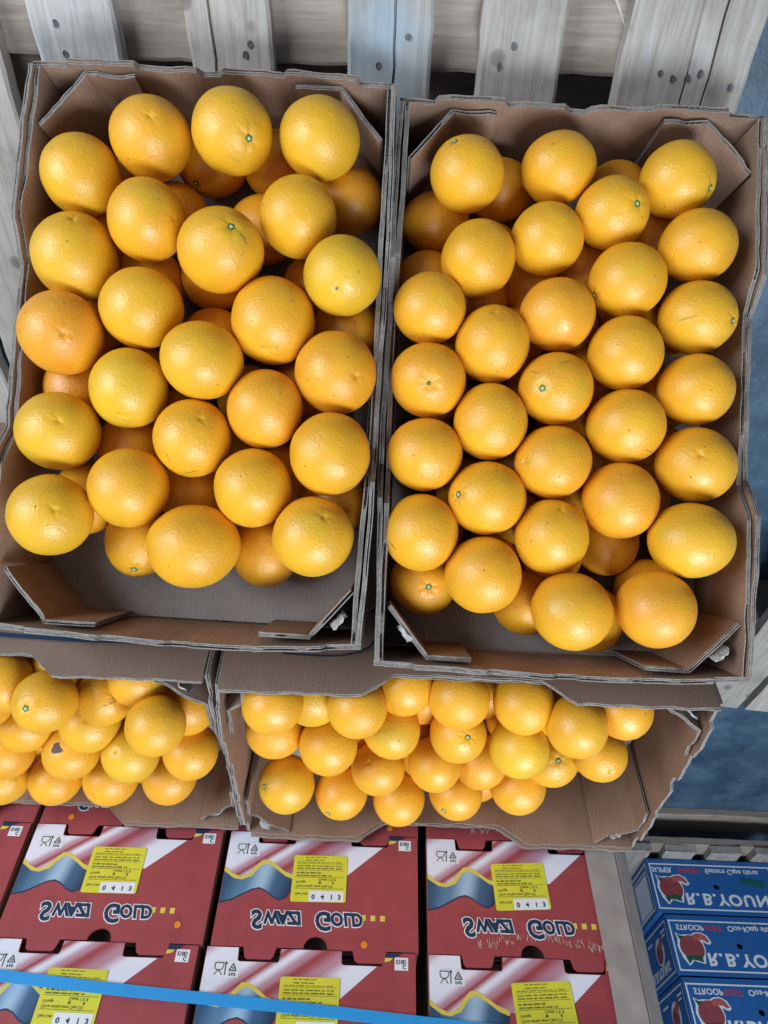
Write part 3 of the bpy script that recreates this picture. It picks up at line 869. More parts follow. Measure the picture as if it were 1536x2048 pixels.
# tray, id, centre in the tray frame, radius, width and height stretch, layer, feature, tone
ORANGES = [
    ('FL', 'L1', [-0.146, 0.2025, 0.105], 0.0429, 0.99, 1.01, 1, None, -0.4),
    ('FL', 'L2', [-0.0697, 0.2451, 0.1106], 0.044, 0.99, 1.01, 1, ('n', [0.292, 0.013, 0.956]), 0.3),
    ('FL', 'L3', [0.0214, 0.2539, 0.119], 0.0441, 1.01, 0.99, 1, ('s', [0.573, -0.504, 0.646]), -0.3),
    ('FL', 'L4', [0.1176, 0.2547, 0.1143], 0.0433, 1.01, 0.99, 1, None, -0.6),
    ('FL', 'L5', [-0.0648, 0.1497, 0.1185], 0.0427, 0.96, 1.04, 1, ('n', [0.876, -0.105, 0.471]), 0.1),
    ('FL', 'L6', [-0.146, 0.1097, 0.105], 0.0464, 0.97, 1.03, 1, ('n', [0.239, 0.583, 0.777]), -0.7),
    ('FL', 'L7', [0.0213, 0.1183, 0.1269], 0.0455, 1.02, 0.98, 1, ('s', [0.397, 0.208, 0.894]), -0.1),
    ('FL', 'L8', [0.0987, 0.1672, 0.1107], 0.0429, 0.99, 1.01, 1, None, -0.2),
    ('FL', 'L9', [0.152, 0.1019, 0.1177], 0.0433, 1.0, 1.0, 1, ('g', [-0.042, -0.597, 0.801]), -0.9),
    ('FL', 'L10', [-0.0657, 0.0554, 0.1107], 0.0436, 1.01, 0.99, 1, None, -0.3),
    ('FL', 'L11', [-0.1497, 0.0211, 0.1145], 0.0439, 0.99, 1.01, 1, ('n', [0.452, -0.23, 0.862]), 0.9),
    ('FL', 'L12', [0.0783, 0.0522, 0.1041], 0.0463, 0.99, 1.01, 1, ('n', [-0.046, -0.821, 0.569]), 0.0),
    ('FL', 'L13', [0.0064, -0.0003, 0.1182], 0.0434, 1.02, 0.98, 1, None, -0.3),
    ('FL', 'L14', [0.151, -0.002, 0.1055], 0.046, 0.99, 1.01, 1, ('n', [0.539, -0.218, 0.814]), 0.4),
    ('FL', 'L15', [-0.0751, -0.033, 0.105], 0.0436, 0.97, 1.03, 1, ('n', [0.033, -0.802, 0.597]), -1.0),
    ('FL', 'L16', [0.0762, -0.0465, 0.1049], 0.0426, 0.99, 1.01, 1, None, 0.5),
    ('FL', 'L17', [-0.1484, -0.0848, 0.105], 0.0439, 1.01, 0.99, 1, ('n', [0.389, 0.125, 0.912]), -0.6),
    ('FL', 'L18', [-0.0017, -0.0841, 0.1055], 0.0432, 0.99, 1.01, 1, ('n', [0.412, 0.415, 0.811]), -0.1),
    ('FL', 'L19', [0.1508, -0.0928, 0.1156], 0.0437, 0.98, 1.02, 1, None, 0.0),
    ('FL', 'L20', [-0.0651, -0.1427, 0.11], 0.0435, 0.99, 1.01, 1, None, -0.1),
    ('FL', 'L21', [0.0683, -0.1336, 0.105], 0.0434, 0.99, 1.01, 1, None, -0.2),
    ('FL', 'L22', [-0.1413, -0.1778, 0.1253], 0.0433, 0.99, 1.01, 1, ('n', [0.495, 0.136, 0.858]), -0.7),
    ('FL', 'L23', [0.0089, -0.2016, 0.105], 0.0475, 1.04, 0.97, 1, None, 0.0),
    ('FL', 'L24', [0.1396, -0.183, 0.1136], 0.0438, 1.0, 1.0, 1, ('n', [0.295, 0.492, 0.819]), -0.1),
    ('FL', 'La', [-0.0184, 0.257, 0.046], 0.041, 1.05, 0.95, 0, ('s', [-0.314, -0.877, 0.363]), 0.5),
    ('FL', 'Lb', [0.1479, 0.2191, 0.0462], 0.0412, 1.03, 0.97, 0, None, 0.5),
    ('FL', 'Lc', [0.0616, 0.257, 0.046], 0.041, 1.04, 0.96, 0, None, 0.5),
    ('FL', 'Ld', [-0.057, 0.1871, 0.046], 0.041, 1.02, 0.98, 0, None, 0.4),
    ('FL', 'Le', [-0.0029, 0.1185, 0.046], 0.041, 1.02, 0.98, 0, None, 0.6),
    ('FL', 'Lf', [-0.0812, 0.105, 0.046], 0.041, 1.0, 1.0, 0, None, 0.2),
    ('FL', 'Lg', [0.156, 0.0613, 0.046], 0.041, 1.01, 0.99, 0, None, 0.5),
    ('FL', 'Lh', [-0.0879, -0.0932, 0.0467], 0.041, 0.97, 1.03, 0, None, 0.4),
    ('FL', 'Li', [-0.0127, -0.1405, 0.046], 0.041, 1.0, 1.0, 0, None, 0.3),
    ('FL', 'Lj', [-0.0708, -0.2004, 0.0461], 0.041, 0.95, 1.05, 0, ('s', [0.108, -0.768, 0.631]), 0.2),
    ('FL', 'Lk', [0.0771, -0.2058, 0.046], 0.041, 0.98, 1.02, 0, None, 0.4),
    ('FL', 'Ll', [-0.1379, -0.1561, 0.046], 0.041, 0.96, 1.04, 0, None, 0.2),
    ('FL', 'Lm', [-0.156, -0.0257, 0.046], 0.041, 0.97, 1.03, 0, None, 0.9),
    ('FL', 'Ln', [0.0492, 0.1786, 0.046], 0.041, 1.03, 0.97, 0, None, 0.5),
    ('FL', 'Lo', [0.156, -0.1376, 0.046], 0.041, 1.0, 1.0, 0, None, 0.8),
    ('FL', 'Lp', [0.0001, 0.0392, 0.046], 0.041, 1.0, 1.0, 0, None, 0.9),
    ('FL', 'Lh0', [0.0906, -0.1122, 0.042], 0.037, 1, 1, -1, None, 0.8444218515250481),
    ('FL', 'Lh1', [0.0277, -0.0856, 0.042], 0.037, 1, 1, -1, None, 0.13436424411240122),
    ('FL', 'Lh2', [0.1369, -0.0678, 0.042], 0.037, 1, 1, -1, None, 0.9560342718892494),
    ('FL', 'Lh3', [-0.0296, -0.0545, 0.042], 0.037, 1, 1, -1, None, 0.23796462709189137),
    ('FL', 'Lh4', [0.0444, -0.0234, 0.042], 0.037, 1, 1, -1, None, 0.23604808973743452),
    ('FL', 'Lh5', [0.1073, -0.0101, 0.042], 0.037, 1, 1, -1, None, 0.6229016948897019),
    ('FL', 'Lh6', [-0.0907, -0.0057, 0.042], 0.037, 1, 1, -1, None, 0.793340083761663),
    ('FL', 'Lh7', [-0.148, 0.0432, 0.042], 0.037, 1, 1, -1, None, 0.32383276483316237),
    ('FL', 'Lh8', [0.0555, 0.0831, 0.042], 0.037, 1, 1, -1, None, 0.2267058593810488),
    ('FL', 'Lh9', [0.1128, 0.1142, 0.042], 0.037, 1, 1, -1, None, 0.46300735781502145),
    ('FL', 'Lh10', [-0.148, 0.1497, 0.042], 0.037, 1, 1, -1, None, 0.5714025946899135),
    ('FL', 'Lh11', [-0.1184, 0.2163, 0.042], 0.037, 1, 1, -1, None, 0.4523795535098186),
    ('FR', 'R1', [-0.1229, 0.2394, 0.111], 0.0411, 1.0, 1.0, 1, ('s', [-0.446, 0.522, 0.727]), -0.1),
    ('FR', 'R2', [-0.0189, 0.2545, 0.105], 0.0398, 1.04, 0.96, 1, ('s', [-0.696, -0.582, -0.42]), 0.0),
    ('FR', 'R3', [0.1148, 0.2466, 0.1053], 0.041, 1.0, 1.0, 1, ('s', [0.691, -0.455, 0.563]), -0.2),
    ('FR', 'R4', [0.0435, 0.2057, 0.1065], 0.04, 1.0, 1.0, 1, ('s', [0.389, -0.14, 0.91]), -0.2),
    ('FR', 'R5', [-0.0287, 0.1739, 0.1031], 0.0405, 1.01, 0.99, 1, None, -0.1),
    ('FR', 'R6', [-0.1052, 0.1469, 0.1042], 0.0423, 1.0, 1.0, 1, None, -0.1),
    ('FR', 'R7', [0.1387, 0.1707, 0.1092], 0.0402, 1.03, 0.97, 1, None, -0.1),
    ('FR', 'R8', [-0.1575, 0.0866, 0.1087], 0.0395, 1.01, 0.99, 1, None, 0.1),
    ('FR', 'R9', [0.062, 0.1282, 0.1084], 0.0412, 1.01, 0.99, 1, ('s', [-0.896, -0.443, -0.005]), -0.1),
    ('FR', 'R10', [-0.0133, 0.0876, 0.1044], 0.0406, 1.02, 0.98, 1, None, 0.7),
    ('FR', 'R11', [0.1422, 0.0913, 0.1056], 0.0409, 1.02, 0.98, 1, ('s', [0.658, -0.267, 0.704]), -0.2),
    ('FR', 'R12', [-0.0856, 0.0511, 0.1052], 0.0419, 0.98, 1.02, 1, ('n', [-0.077, 0.591, 0.803]), 0.0),
    ('FR', 'R13', [0.0639, 0.0471, 0.1056], 0.0416, 1.0, 1.0, 1, None, -0.2),
    ('FR', 'R14', [-0.155, 0.0066, 0.1055], 0.042, 1.02, 0.98, 1, ('d', [-0.038, -0.292, 0.956]), 0.4),
    ('FR', 'R15', [-0.0127, 0.0034, 0.105], 0.0412, 1.01, 0.99, 1, ('s', [-0.546, -0.173, 0.82]), 0.2),
    ('FR', 'R16', [0.1445, 0.0102, 0.105], 0.0412, 1.01, 0.99, 1, None, 0.1),
    ('FR', 'R17', [-0.0844, -0.0366, 0.1044], 0.0419, 0.98, 1.03, 1, None, 0.1),
    ('FR', 'R18', [0.0676, -0.0344, 0.1051], 0.0415, 1.02, 0.98, 1, ('s', [-0.843, -0.439, -0.31]), -0.1),
    ('FR', 'R19', [-0.1557, -0.0765, 0.1053], 0.0413, 1.01, 0.99, 1, None, 0.2),
    ('FR', 'R20', [-0.0128, -0.0787, 0.105], 0.0413, 1.01, 0.99, 1, ('n', [-0.847, -0.057, 0.529]), 0.3),
    ('FR', 'R21', [0.146, -0.074, 0.105], 0.0421, 1.01, 0.99, 1, ('n', [-0.277, 0.142, 0.95]), 0.1),
    ('FR', 'R22', [-0.0844, -0.1221, 0.1044], 0.042, 1.02, 0.98, 1, ('s', [-0.812, 0.03, 0.583]), 0.0),
    ('FR', 'R23', [0.0639, -0.1182, 0.1071], 0.0419, 0.99, 1.01, 1, None, 0.5),
    ('FR', 'R24', [-0.1552, -0.1638, 0.1052], 0.0418, 0.99, 1.01, 1, None, 0.2),
    ('FR', 'R25', [-0.0102, -0.1622, 0.105], 0.041, 1.0, 1.0, 1, ('n', [0.051, 0.709, 0.703]), 0.0),
    ('FR', 'R26', [0.1367, -0.1587, 0.1204], 0.0432, 1.05, 0.95, 1, None, -0.3),
    ('FR', 'R27', [-0.0844, -0.2073, 0.105], 0.0423, 1.0, 1.0, 1, None, 0.1),
    ('FR', 'R28', [0.0124, -0.2422, 0.1152], 0.0429, 1.01, 0.99, 1, ('s', [-0.849, 0.48, -0.22]), 0.1),
    ('FR', 'R29', [0.1018, -0.235, 0.1193], 0.0421, 1.01, 0.99, 1, None, 0.5),
    ('FR', 'Ra', [-0.1463, -0.2223, 0.046], 0.0386, 1.03, 0.97, 0, ('s', [0.093, -0.077, 0.993]), 0.4),
    ('FR', 'Rb', [-0.1515, 0.2132, 0.0435], 0.0385, 1.05, 0.95, 0, None, 0.5),
    ('FR', 'Rc', [-0.0754, 0.256, 0.046], 0.0385, 1.04, 0.96, 0, None, 0.5),
    ('FR', 'Rd', [0.0653, 0.2595, 0.0435], 0.0385, 1.03, 0.97, 0, None, 0.4),
    ('FR', 'Re', [0.1101, 0.1993, 0.0435], 0.0385, 1.0, 1.0, 0, None, 0.6),
    ('FR', 'Rf', [-0.0251, -0.2405, 0.0447], 0.0385, 1.01, 0.99, 0, None, 0.4),
    ('FR', 'Rg', [0.0691, -0.1649, 0.0439], 0.0385, 0.99, 1.01, 0, None, 0.4),
    ('FR', 'Rh', [0.1189, -0.2215, 0.0435], 0.0385, 0.99, 1.01, 0, None, 0.5),
    ('FR', 'Ri', [0.0532, -0.2559, 0.0481], 0.0385, 0.98, 1.02, 0, None, 0.6),
    ('FR', 'Rj', [-0.1585, 0.1383, 0.0462], 0.0385, 1.02, 0.98, 0, None, 0.8),
    ('FR', 'Rk', [0.1585, -0.1594, 0.0435], 0.0385, 0.98, 1.02, 0, None, 0.6),
    ('FR', 'Rl', [0.0351, 0.1624, 0.0435], 0.0385, 1.01, 0.99, 0, None, 0.9),
    ('FR', 'Rh0', [-0.0717, -0.193, 0.0405], 0.0355, 1, 1, -1, None, 0.8444218515250481),
    ('FR', 'Rh1', [0.0046, -0.1844, 0.0405], 0.0355, 1, 1, -1, None, 0.13436424411240122),
    ('FR', 'Rh2', [-0.1374, -0.1589, 0.0405], 0.0355, 1, 1, -1, None, 0.9560342718892494),
    ('FR', 'Rh3', [-0.0451, -0.1376, 0.0405], 0.0355, 1, 1, -1, None, 0.23796462709189137),
    ('FR', 'Rh4', [0.0153, -0.1248, 0.0405], 0.0355, 1, 1, -1, None, 0.23604808973743452),
    ('FR', 'Rh5', [0.1076, -0.112, 0.0405], 0.0355, 1, 1, -1, None, 0.6229016948897019),
    ('FR', 'Rh6', [-0.1019, -0.1078, 0.0405], 0.0355, 1, 1, -1, None, 0.793340083761663),
    ('FR', 'Rh7', [-0.0326, -0.0779, 0.0405], 0.0355, 1, 1, -1, None, 0.32383276483316237),
    ('FR', 'Rh8', [0.0561, -0.0779, 0.0405], 0.0355, 1, 1, -1, None, 0.2267058593810488),
    ('FR', 'Rh9', [-0.148, -0.0566, 0.0405], 0.0355, 1, 1, -1, None, 0.46300735781502145),
    ('FR', 'Rh10', [0.1324, -0.0566, 0.0405], 0.0355, 1, 1, -1, None, 0.5714025946899135),
    ('FR', 'Rh11', [0.0117, -0.0353, 0.0405], 0.0355, 1, 1, -1, None, 0.4523795535098186),
    ('FR', 'Rh12', [-0.0699, -0.0226, 0.0405], 0.0355, 1, 1, -1, None, 0.4745706786885481),
    ('FR', 'Rh13', [0.0721, -0.0183, 0.0405], 0.0355, 1, 1, -1, None, 0.2590084917154736),
    ('FR', 'Rh14', [-0.1374, 0.0073, 0.0405], 0.0355, 1, 1, -1, None, 0.10682853770165568),
    ('FR', 'Rh15', [0.1289, 0.0073, 0.0405], 0.0355, 1, 1, -1, None, 0.965242141552123),
    ('FR', 'Rh16', [-0.0238, 0.02, 0.0405], 0.0355, 1, 1, -1, None, 0.36152277491407514),
    ('FR', 'Rh17', [0.0366, 0.0328, 0.0405], 0.0355, 1, 1, -1, None, 0.5219839097124932),
    ('FR', 'Rh18', [-0.1019, 0.0584, 0.0405], 0.0355, 1, 1, -1, None, 0.18126486333322134),
    ('FR', 'Rh19', [0.0934, 0.0584, 0.0405], 0.0355, 1, 1, -1, None, 0.6771258268002703),
    ('FR', 'Rh20', [-0.0451, 0.0797, 0.0405], 0.0355, 1, 1, -1, None, 0.9056396761745207),
    ('FR', 'Rh21', [0.0153, 0.0925, 0.0405], 0.0355, 1, 1, -1, None, 0.16494947983319797),
    ('FR', 'Rh22', [0.1484, 0.101, 0.0405], 0.0355, 1, 1, -1, None, 0.9582093798172728),
    ('FR', 'Rh23', [0.0827, 0.118, 0.0405], 0.0355, 1, 1, -1, None, 0.9248652516259452),
    ('FR', 'Rh24', [-0.0948, 0.1223, 0.0405], 0.0355, 1, 1, -1, None, 0.7123429878269185),
    ('FR', 'Rh25', [-0.0326, 0.1393, 0.0405], 0.0355, 1, 1, -1, None, 0.376962302390386),
    ('FR', 'Rh26', [-0.0841, 0.1819, 0.0405], 0.0355, 1, 1, -1, None, 0.7472912662232836),
    ('FR', 'Rh27', [-0.0202, 0.199, 0.0405], 0.0355, 1, 1, -1, None, 0.6484972199788831),
    ('M', 'M1', [-0.2352, 0.154, 0.113], 0.037, 1, 1, 2, None, 0.2),
    ('M', 'M2', [-0.2427, 0.0583, 0.089], 0.039, 1, 1, 1, None, 0.4),
    ('M', 'M3', [-0.1902, 0.1191, 0.0754], 0.0395, 1, 1, 1, None, -1.0),
    ('M', 'M4', [-0.1316, 0.154, 0.1127], 0.037, 1, 1, 2, None, 0.3),
    ('M', 'M5', [-0.1689, 0.0636, 0.113], 0.0381, 1, 1, 2, None, 0.2),
    ('M', 'M6', [-0.0875, 0.0907, 0.104], 0.037, 1, 1, 1.4, None, -0.5),
    ('M', 'M7', [-0.0744, 0.1515, 0.0751], 0.0395, 1, 1, 1, None, 0.2),
    ('M', 'M8', [-0.006, 0.1522, 0.0928], 0.0388, 1, 1, 2, None, 0.2),
    ('M', 'M9', [-0.0462, 0.0918, 0.0496], 0.0395, 1, 1, 0.6, None, 0.8),
    ('M', 'M10', [-0.0006, 0.0843, 0.101], 0.0376, 1, 1, 1.6, ('s', [0.221, 0.769, 0.6]), 0.1),
    ('M', 'M11', [-0.2373, -0.0952, 0.089], 0.042, 1, 1, 1, ('s', [-0.7, 0.583, 0.412]), -0.4),
    ('M', 'M12', [-0.1027, -0.013, 0.101], 0.037, 1, 1, 1.5, ('n', [-0.34, 0.894, 0.293]), 0.3),
    ('M', 'M13', [-0.025, 0.0026, 0.101], 0.037, 1, 1, 1.5, None, 0.3),
    ('M', 'M14', [-0.1557, -0.1153, 0.089], 0.0396, 1, 1, 1, ('s', [-0.454, 0.093, 0.886]), 0.2),
    ('M', 'M15', [-0.0686, -0.1274, 0.089], 0.0392, 1, 1, 1, None, 0.0),
    ('M', 'M16', [0.0144, -0.0984, 0.089], 0.0399, 1, 1, 1, ('s', [-0.496, 0.192, 0.847]), 0.4),
    ('M', 'M17', [0.0745, 0.1523, 0.0955], 0.0387, 1, 1, 2, None, 0.1),
    ('M', 'M18', [0.0787, 0.0756, 0.113], 0.0384, 1, 1, 2, None, -1.0),
    ('M', 'M19', [0.102, -0.0682, 0.089], 0.0419, 1, 1, 1, None, 0.3),
    ('M', 'M20', [0.1262, 0.1114, 0.0709], 0.0395, 1, 1, 1, None, 0.0),
    ('M', 'M21', [0.1354, 0.1514, 0.1256], 0.037, 1, 1, 2, None, 0.1),
    ('M', 'M22', [0.1397, -0.0048, 0.0807], 0.0395, 1, 1, 0.8, ('s', [0.031, 0.83, 0.557]), -0.2),
    ('M', 'M23', [0.1974, 0.0303, 0.0919], 0.037, 1, 1, 1, ('n', [0.153, 0.372, 0.915]), 0.4),
    ('M', 'M24', [0.1965, 0.1526, 0.0995], 0.037, 1, 1, 2, None, 0.3),
    ('M', 'M25', [0.0416, -0.0168, 0.0818], 0.0395, 1, 1, 0.7, None, 0.7),
    ('M', 'Mh0', [0.055, -0.14, 0.0425], 0.0375, 1, 1, -1, None, 0.8444218515250481),
    ('M', 'Mh1', [0.1225, -0.1213, 0.0425], 0.0375, 1, 1, -1, None, 0.13436424411240122),
    ('M', 'Mh2', [-0.11, -0.0837, 0.0425], 0.0375, 1, 1, -1, None, 0.9560342718892494),
    ('M', 'Mh3', [-0.035, -0.0744, 0.0425], 0.0375, 1, 1, -1, None, 0.23796462709189137),
    ('M', 'Mh4', [-0.185, -0.065, 0.0425], 0.0375, 1, 1, -1, None, 0.23604808973743452),
    ('M', 'Mh5', [-0.26, -0.0275, 0.0425], 0.0375, 1, 1, -1, None, 0.6229016948897019),
    ('M', 'Mh6', [-0.14, -0.0088, 0.0425], 0.0375, 1, 1, -1, None, 0.793340083761663),
    ('M', 'Mh7', [-0.065, -0.0088, 0.0425], 0.0375, 1, 1, -1, None, 0.32383276483316237),
    ('M', 'Mh8', [0.0025, 0.0287, 0.0425], 0.0375, 1, 1, -1, None, 0.2267058593810488),
    ('M', 'Mh9', [0.085, 0.0287, 0.0425], 0.0375, 1, 1, -1, None, 0.46300735781502145),
    ('M', 'Mh10', [-0.1925, 0.0381, 0.0425], 0.0375, 1, 1, -1, None, 0.5714025946899135),
    ('M', 'Mh11', [-0.1175, 0.0569, 0.0425], 0.0375, 1, 1, -1, None, 0.4523795535098186),
    ('M', 'Mh12', [0.04, 0.0944, 0.0425], 0.0375, 1, 1, -1, None, 0.4745706786885481),
    ('M', 'Mh13', [-0.26, 0.1225, 0.0425], 0.0375, 1, 1, -1, None, 0.2590084917154736),
    ('N', 'N1', [0.0384, 0.154, 0.1062], 0.037, 1, 1, 2, None, 0.1),
    ('N', 'N2', [0.0886, 0.1349, 0.0687], 0.037, 1, 1, 2.4, ('s', [-0.197, 0.667, 0.719]), -0.2),
    ('N', 'N3', [0.1, 0.154, 0.1308], 0.037, 1, 1, 1.9, ('s', [-0.127, 0.693, 0.71]), 0.0),
    ('N', 'N4', [0.1514, 0.1119, 0.0943], 0.037, 1, 1, 1.4, ('s', [0.641, 0.649, 0.409]), 0.1),
    ('N', 'N5', [0.2009, 0.154, 0.09], 0.037, 1, 1, 2.4, None, 0.2),
    ('N', 'N6', [0.1173, 0.0516, 0.0954], 0.0397, 1, 1, 1.0, ('n', [0.221, 0.862, 0.456]), -0.5),
    ('N', 'N7', [0.0221, 0.0292, 0.0892], 0.0388, 1, 1, 0.6, None, 0.2),
    ('N', 'N8', [0.232, 0.1269, 0.1407], 0.037, 1, 1, 1.8, None, -0.1),
    ('N', 'N9', [0.0794, -0.0077, 0.1062], 0.0391, 1, 1, 1.4, ('m', [-0.124, 0.896, 0.427]), 0.2),
    ('N', 'N10', [0.1683, 0.0059, 0.1132], 0.0387, 1, 1, 1.6, ('p', [-0.254, 0.844, 0.472]), -0.8),
    ('N', 'N11', [0.255, 0.0293, 0.1205], 0.037, 1, 1, 2, None, 0.1),
    ('N', 'N12', [0.0275, -0.1041, 0.099], 0.0386, 1, 1, 1, None, 0.1),
    ('N', 'N13', [0.1116, -0.096, 0.099], 0.0405, 1, 1, 1, None, 0.0),
    ('N', 'N14', [0.2009, -0.0875, 0.099], 0.0396, 1, 1, 1, None, 0.7),
    ('N', 'N15', [-0.0519, -0.1088, 0.099], 0.0387, 1, 1, 1, ('s', [0.71, 0.689, 0.146]), -0.2),
    ('N', 'N16', [-0.0229, -0.0308, 0.099], 0.0388, 1, 1, 1.0, None, 0.3),
    ('N', 'N17', [-0.0047, 0.1043, 0.1027], 0.037, 1, 1, 1.6, None, 0.1),
    ('N', 'N18', [0.2525, 0.0895, 0.0874], 0.0395, 1, 1, 1, None, 0.2),
    ('N', 'Nh0', [-0.02, -0.14, 0.0425], 0.0375, 1, 1, -1, None, 0.8444218515250481),
    ('N', 'Nh1', [0.055, -0.14, 0.0425], 0.0375, 1, 1, -1, None, 0.13436424411240122),
    ('N', 'Nh2', [0.13, -0.14, 0.0425], 0.0375, 1, 1, -1, None, 0.9560342718892494),
    ('N', 'Nh3', [0.0025, -0.065, 0.0425], 0.0375, 1, 1, -1, None, 0.23796462709189137),
    ('N', 'Nh4', [0.0775, -0.065, 0.0425], 0.0375, 1, 1, -1, None, 0.23604808973743452),
    ('N', 'Nh5', [0.145, -0.0463, 0.0425], 0.0375, 1, 1, -1, None, 0.6229016948897019),
    ('N', 'Nh6', [-0.02, 0.0662, 0.0425], 0.0375, 1, 1, -1, None, 0.793340083761663),
    ('N', 'Nh7', [0.0625, 0.0662, 0.0425], 0.0375, 1, 1, -1, None, 0.32383276483316237),
    ('N', 'Nh8', [0.0175, 0.1319, 0.0425], 0.0375, 1, 1, -1, None, 0.2267058593810488),
]

# small healed scratches: orange id, directions from its centre, width, pale or dark
MARKS = [
    ('L3', [[0.059, -0.874, 0.482], [0.143, -0.886, 0.44], [0.224, -0.894, 0.389], [0.306, -0.895, 0.324]], 0.0007, 1),
    ('L7', [[0.579, 0.085, 0.811], [0.629, 0.02, 0.777], [0.677, -0.043, 0.734], [0.725, -0.103, 0.681]], 0.0012, 0),
    ('L15', [[-0.101, -0.866, 0.49], [0.021, -0.886, 0.463], [0.132, -0.903, 0.409], [0.237, -0.916, 0.324]], 0.0008, 1),
    ('L18', [[-0.41, -0.487, 0.771], [-0.385, -0.561, 0.733], [-0.363, -0.635, 0.682], [-0.345, -0.71, 0.614]], 0.0006, 0),
    ('L18', [[-0.063, -0.938, 0.34], [0.077, -0.911, 0.405], [0.204, -0.88, 0.428], [0.326, -0.847, 0.421]], 0.0007, 0),
    ('L19', [[0.439, -0.858, 0.264], [0.547, -0.808, 0.219], [0.651, -0.752, 0.099], [0.737, -0.671, -0.079]], 0.0007, 0),
    ('L24', [[0.169, 0.74, 0.651], [0.259, 0.706, 0.66], [0.347, 0.672, 0.654], [0.437, 0.638, 0.634]], 0.001, 1),
    ('R6', [[-0.442, -0.755, 0.484], [-0.351, -0.8, 0.487], [-0.258, -0.839, 0.478], [-0.161, -0.876, 0.455]], 0.0006, 1),
    ('R11', [[-0.748, -0.299, 0.593], [-0.628, -0.29, 0.722], [-0.499, -0.271, 0.823], [-0.357, -0.245, 0.902]], 0.001, 1),
    ('R15', [[-0.141, 0.476, 0.868], [-0.046, 0.509, 0.86], [0.053, 0.545, 0.837], [0.16, 0.588, 0.793]], 0.0007, 0),
    ('R15', [[-0.806, 0.356, 0.473], [-0.75, 0.305, 0.587], [-0.689, 0.26, 0.676], [-0.624, 0.219, 0.75]], 0.0007, 0),
    ('R18', [[0.294, -0.705, 0.646], [0.389, -0.718, 0.578], [0.497, -0.726, 0.475], [0.677, -0.71, 0.192]], 0.0006, 0),
    ('R22', [[0.189, 0.427, 0.884], [0.284, 0.399, 0.872], [0.382, 0.372, 0.846], [0.486, 0.346, 0.803]], 0.0006, 1),
    ('R24', [[-0.855, -0.255, 0.451], [-0.793, -0.324, 0.516], [-0.731, -0.393, 0.558], [-0.667, -0.464, 0.583]], 0.0013, 0),
    ('N4', [[0.267, 0.581, 0.769], [0.421, 0.597, 0.684], [0.564, 0.586, 0.581], [0.701, 0.547, 0.458]], 0.0009, 0),
]
MARKD = {}
for m_ in MARKS:
    MARKD.setdefault(m_[0], []).append(m_[1:])

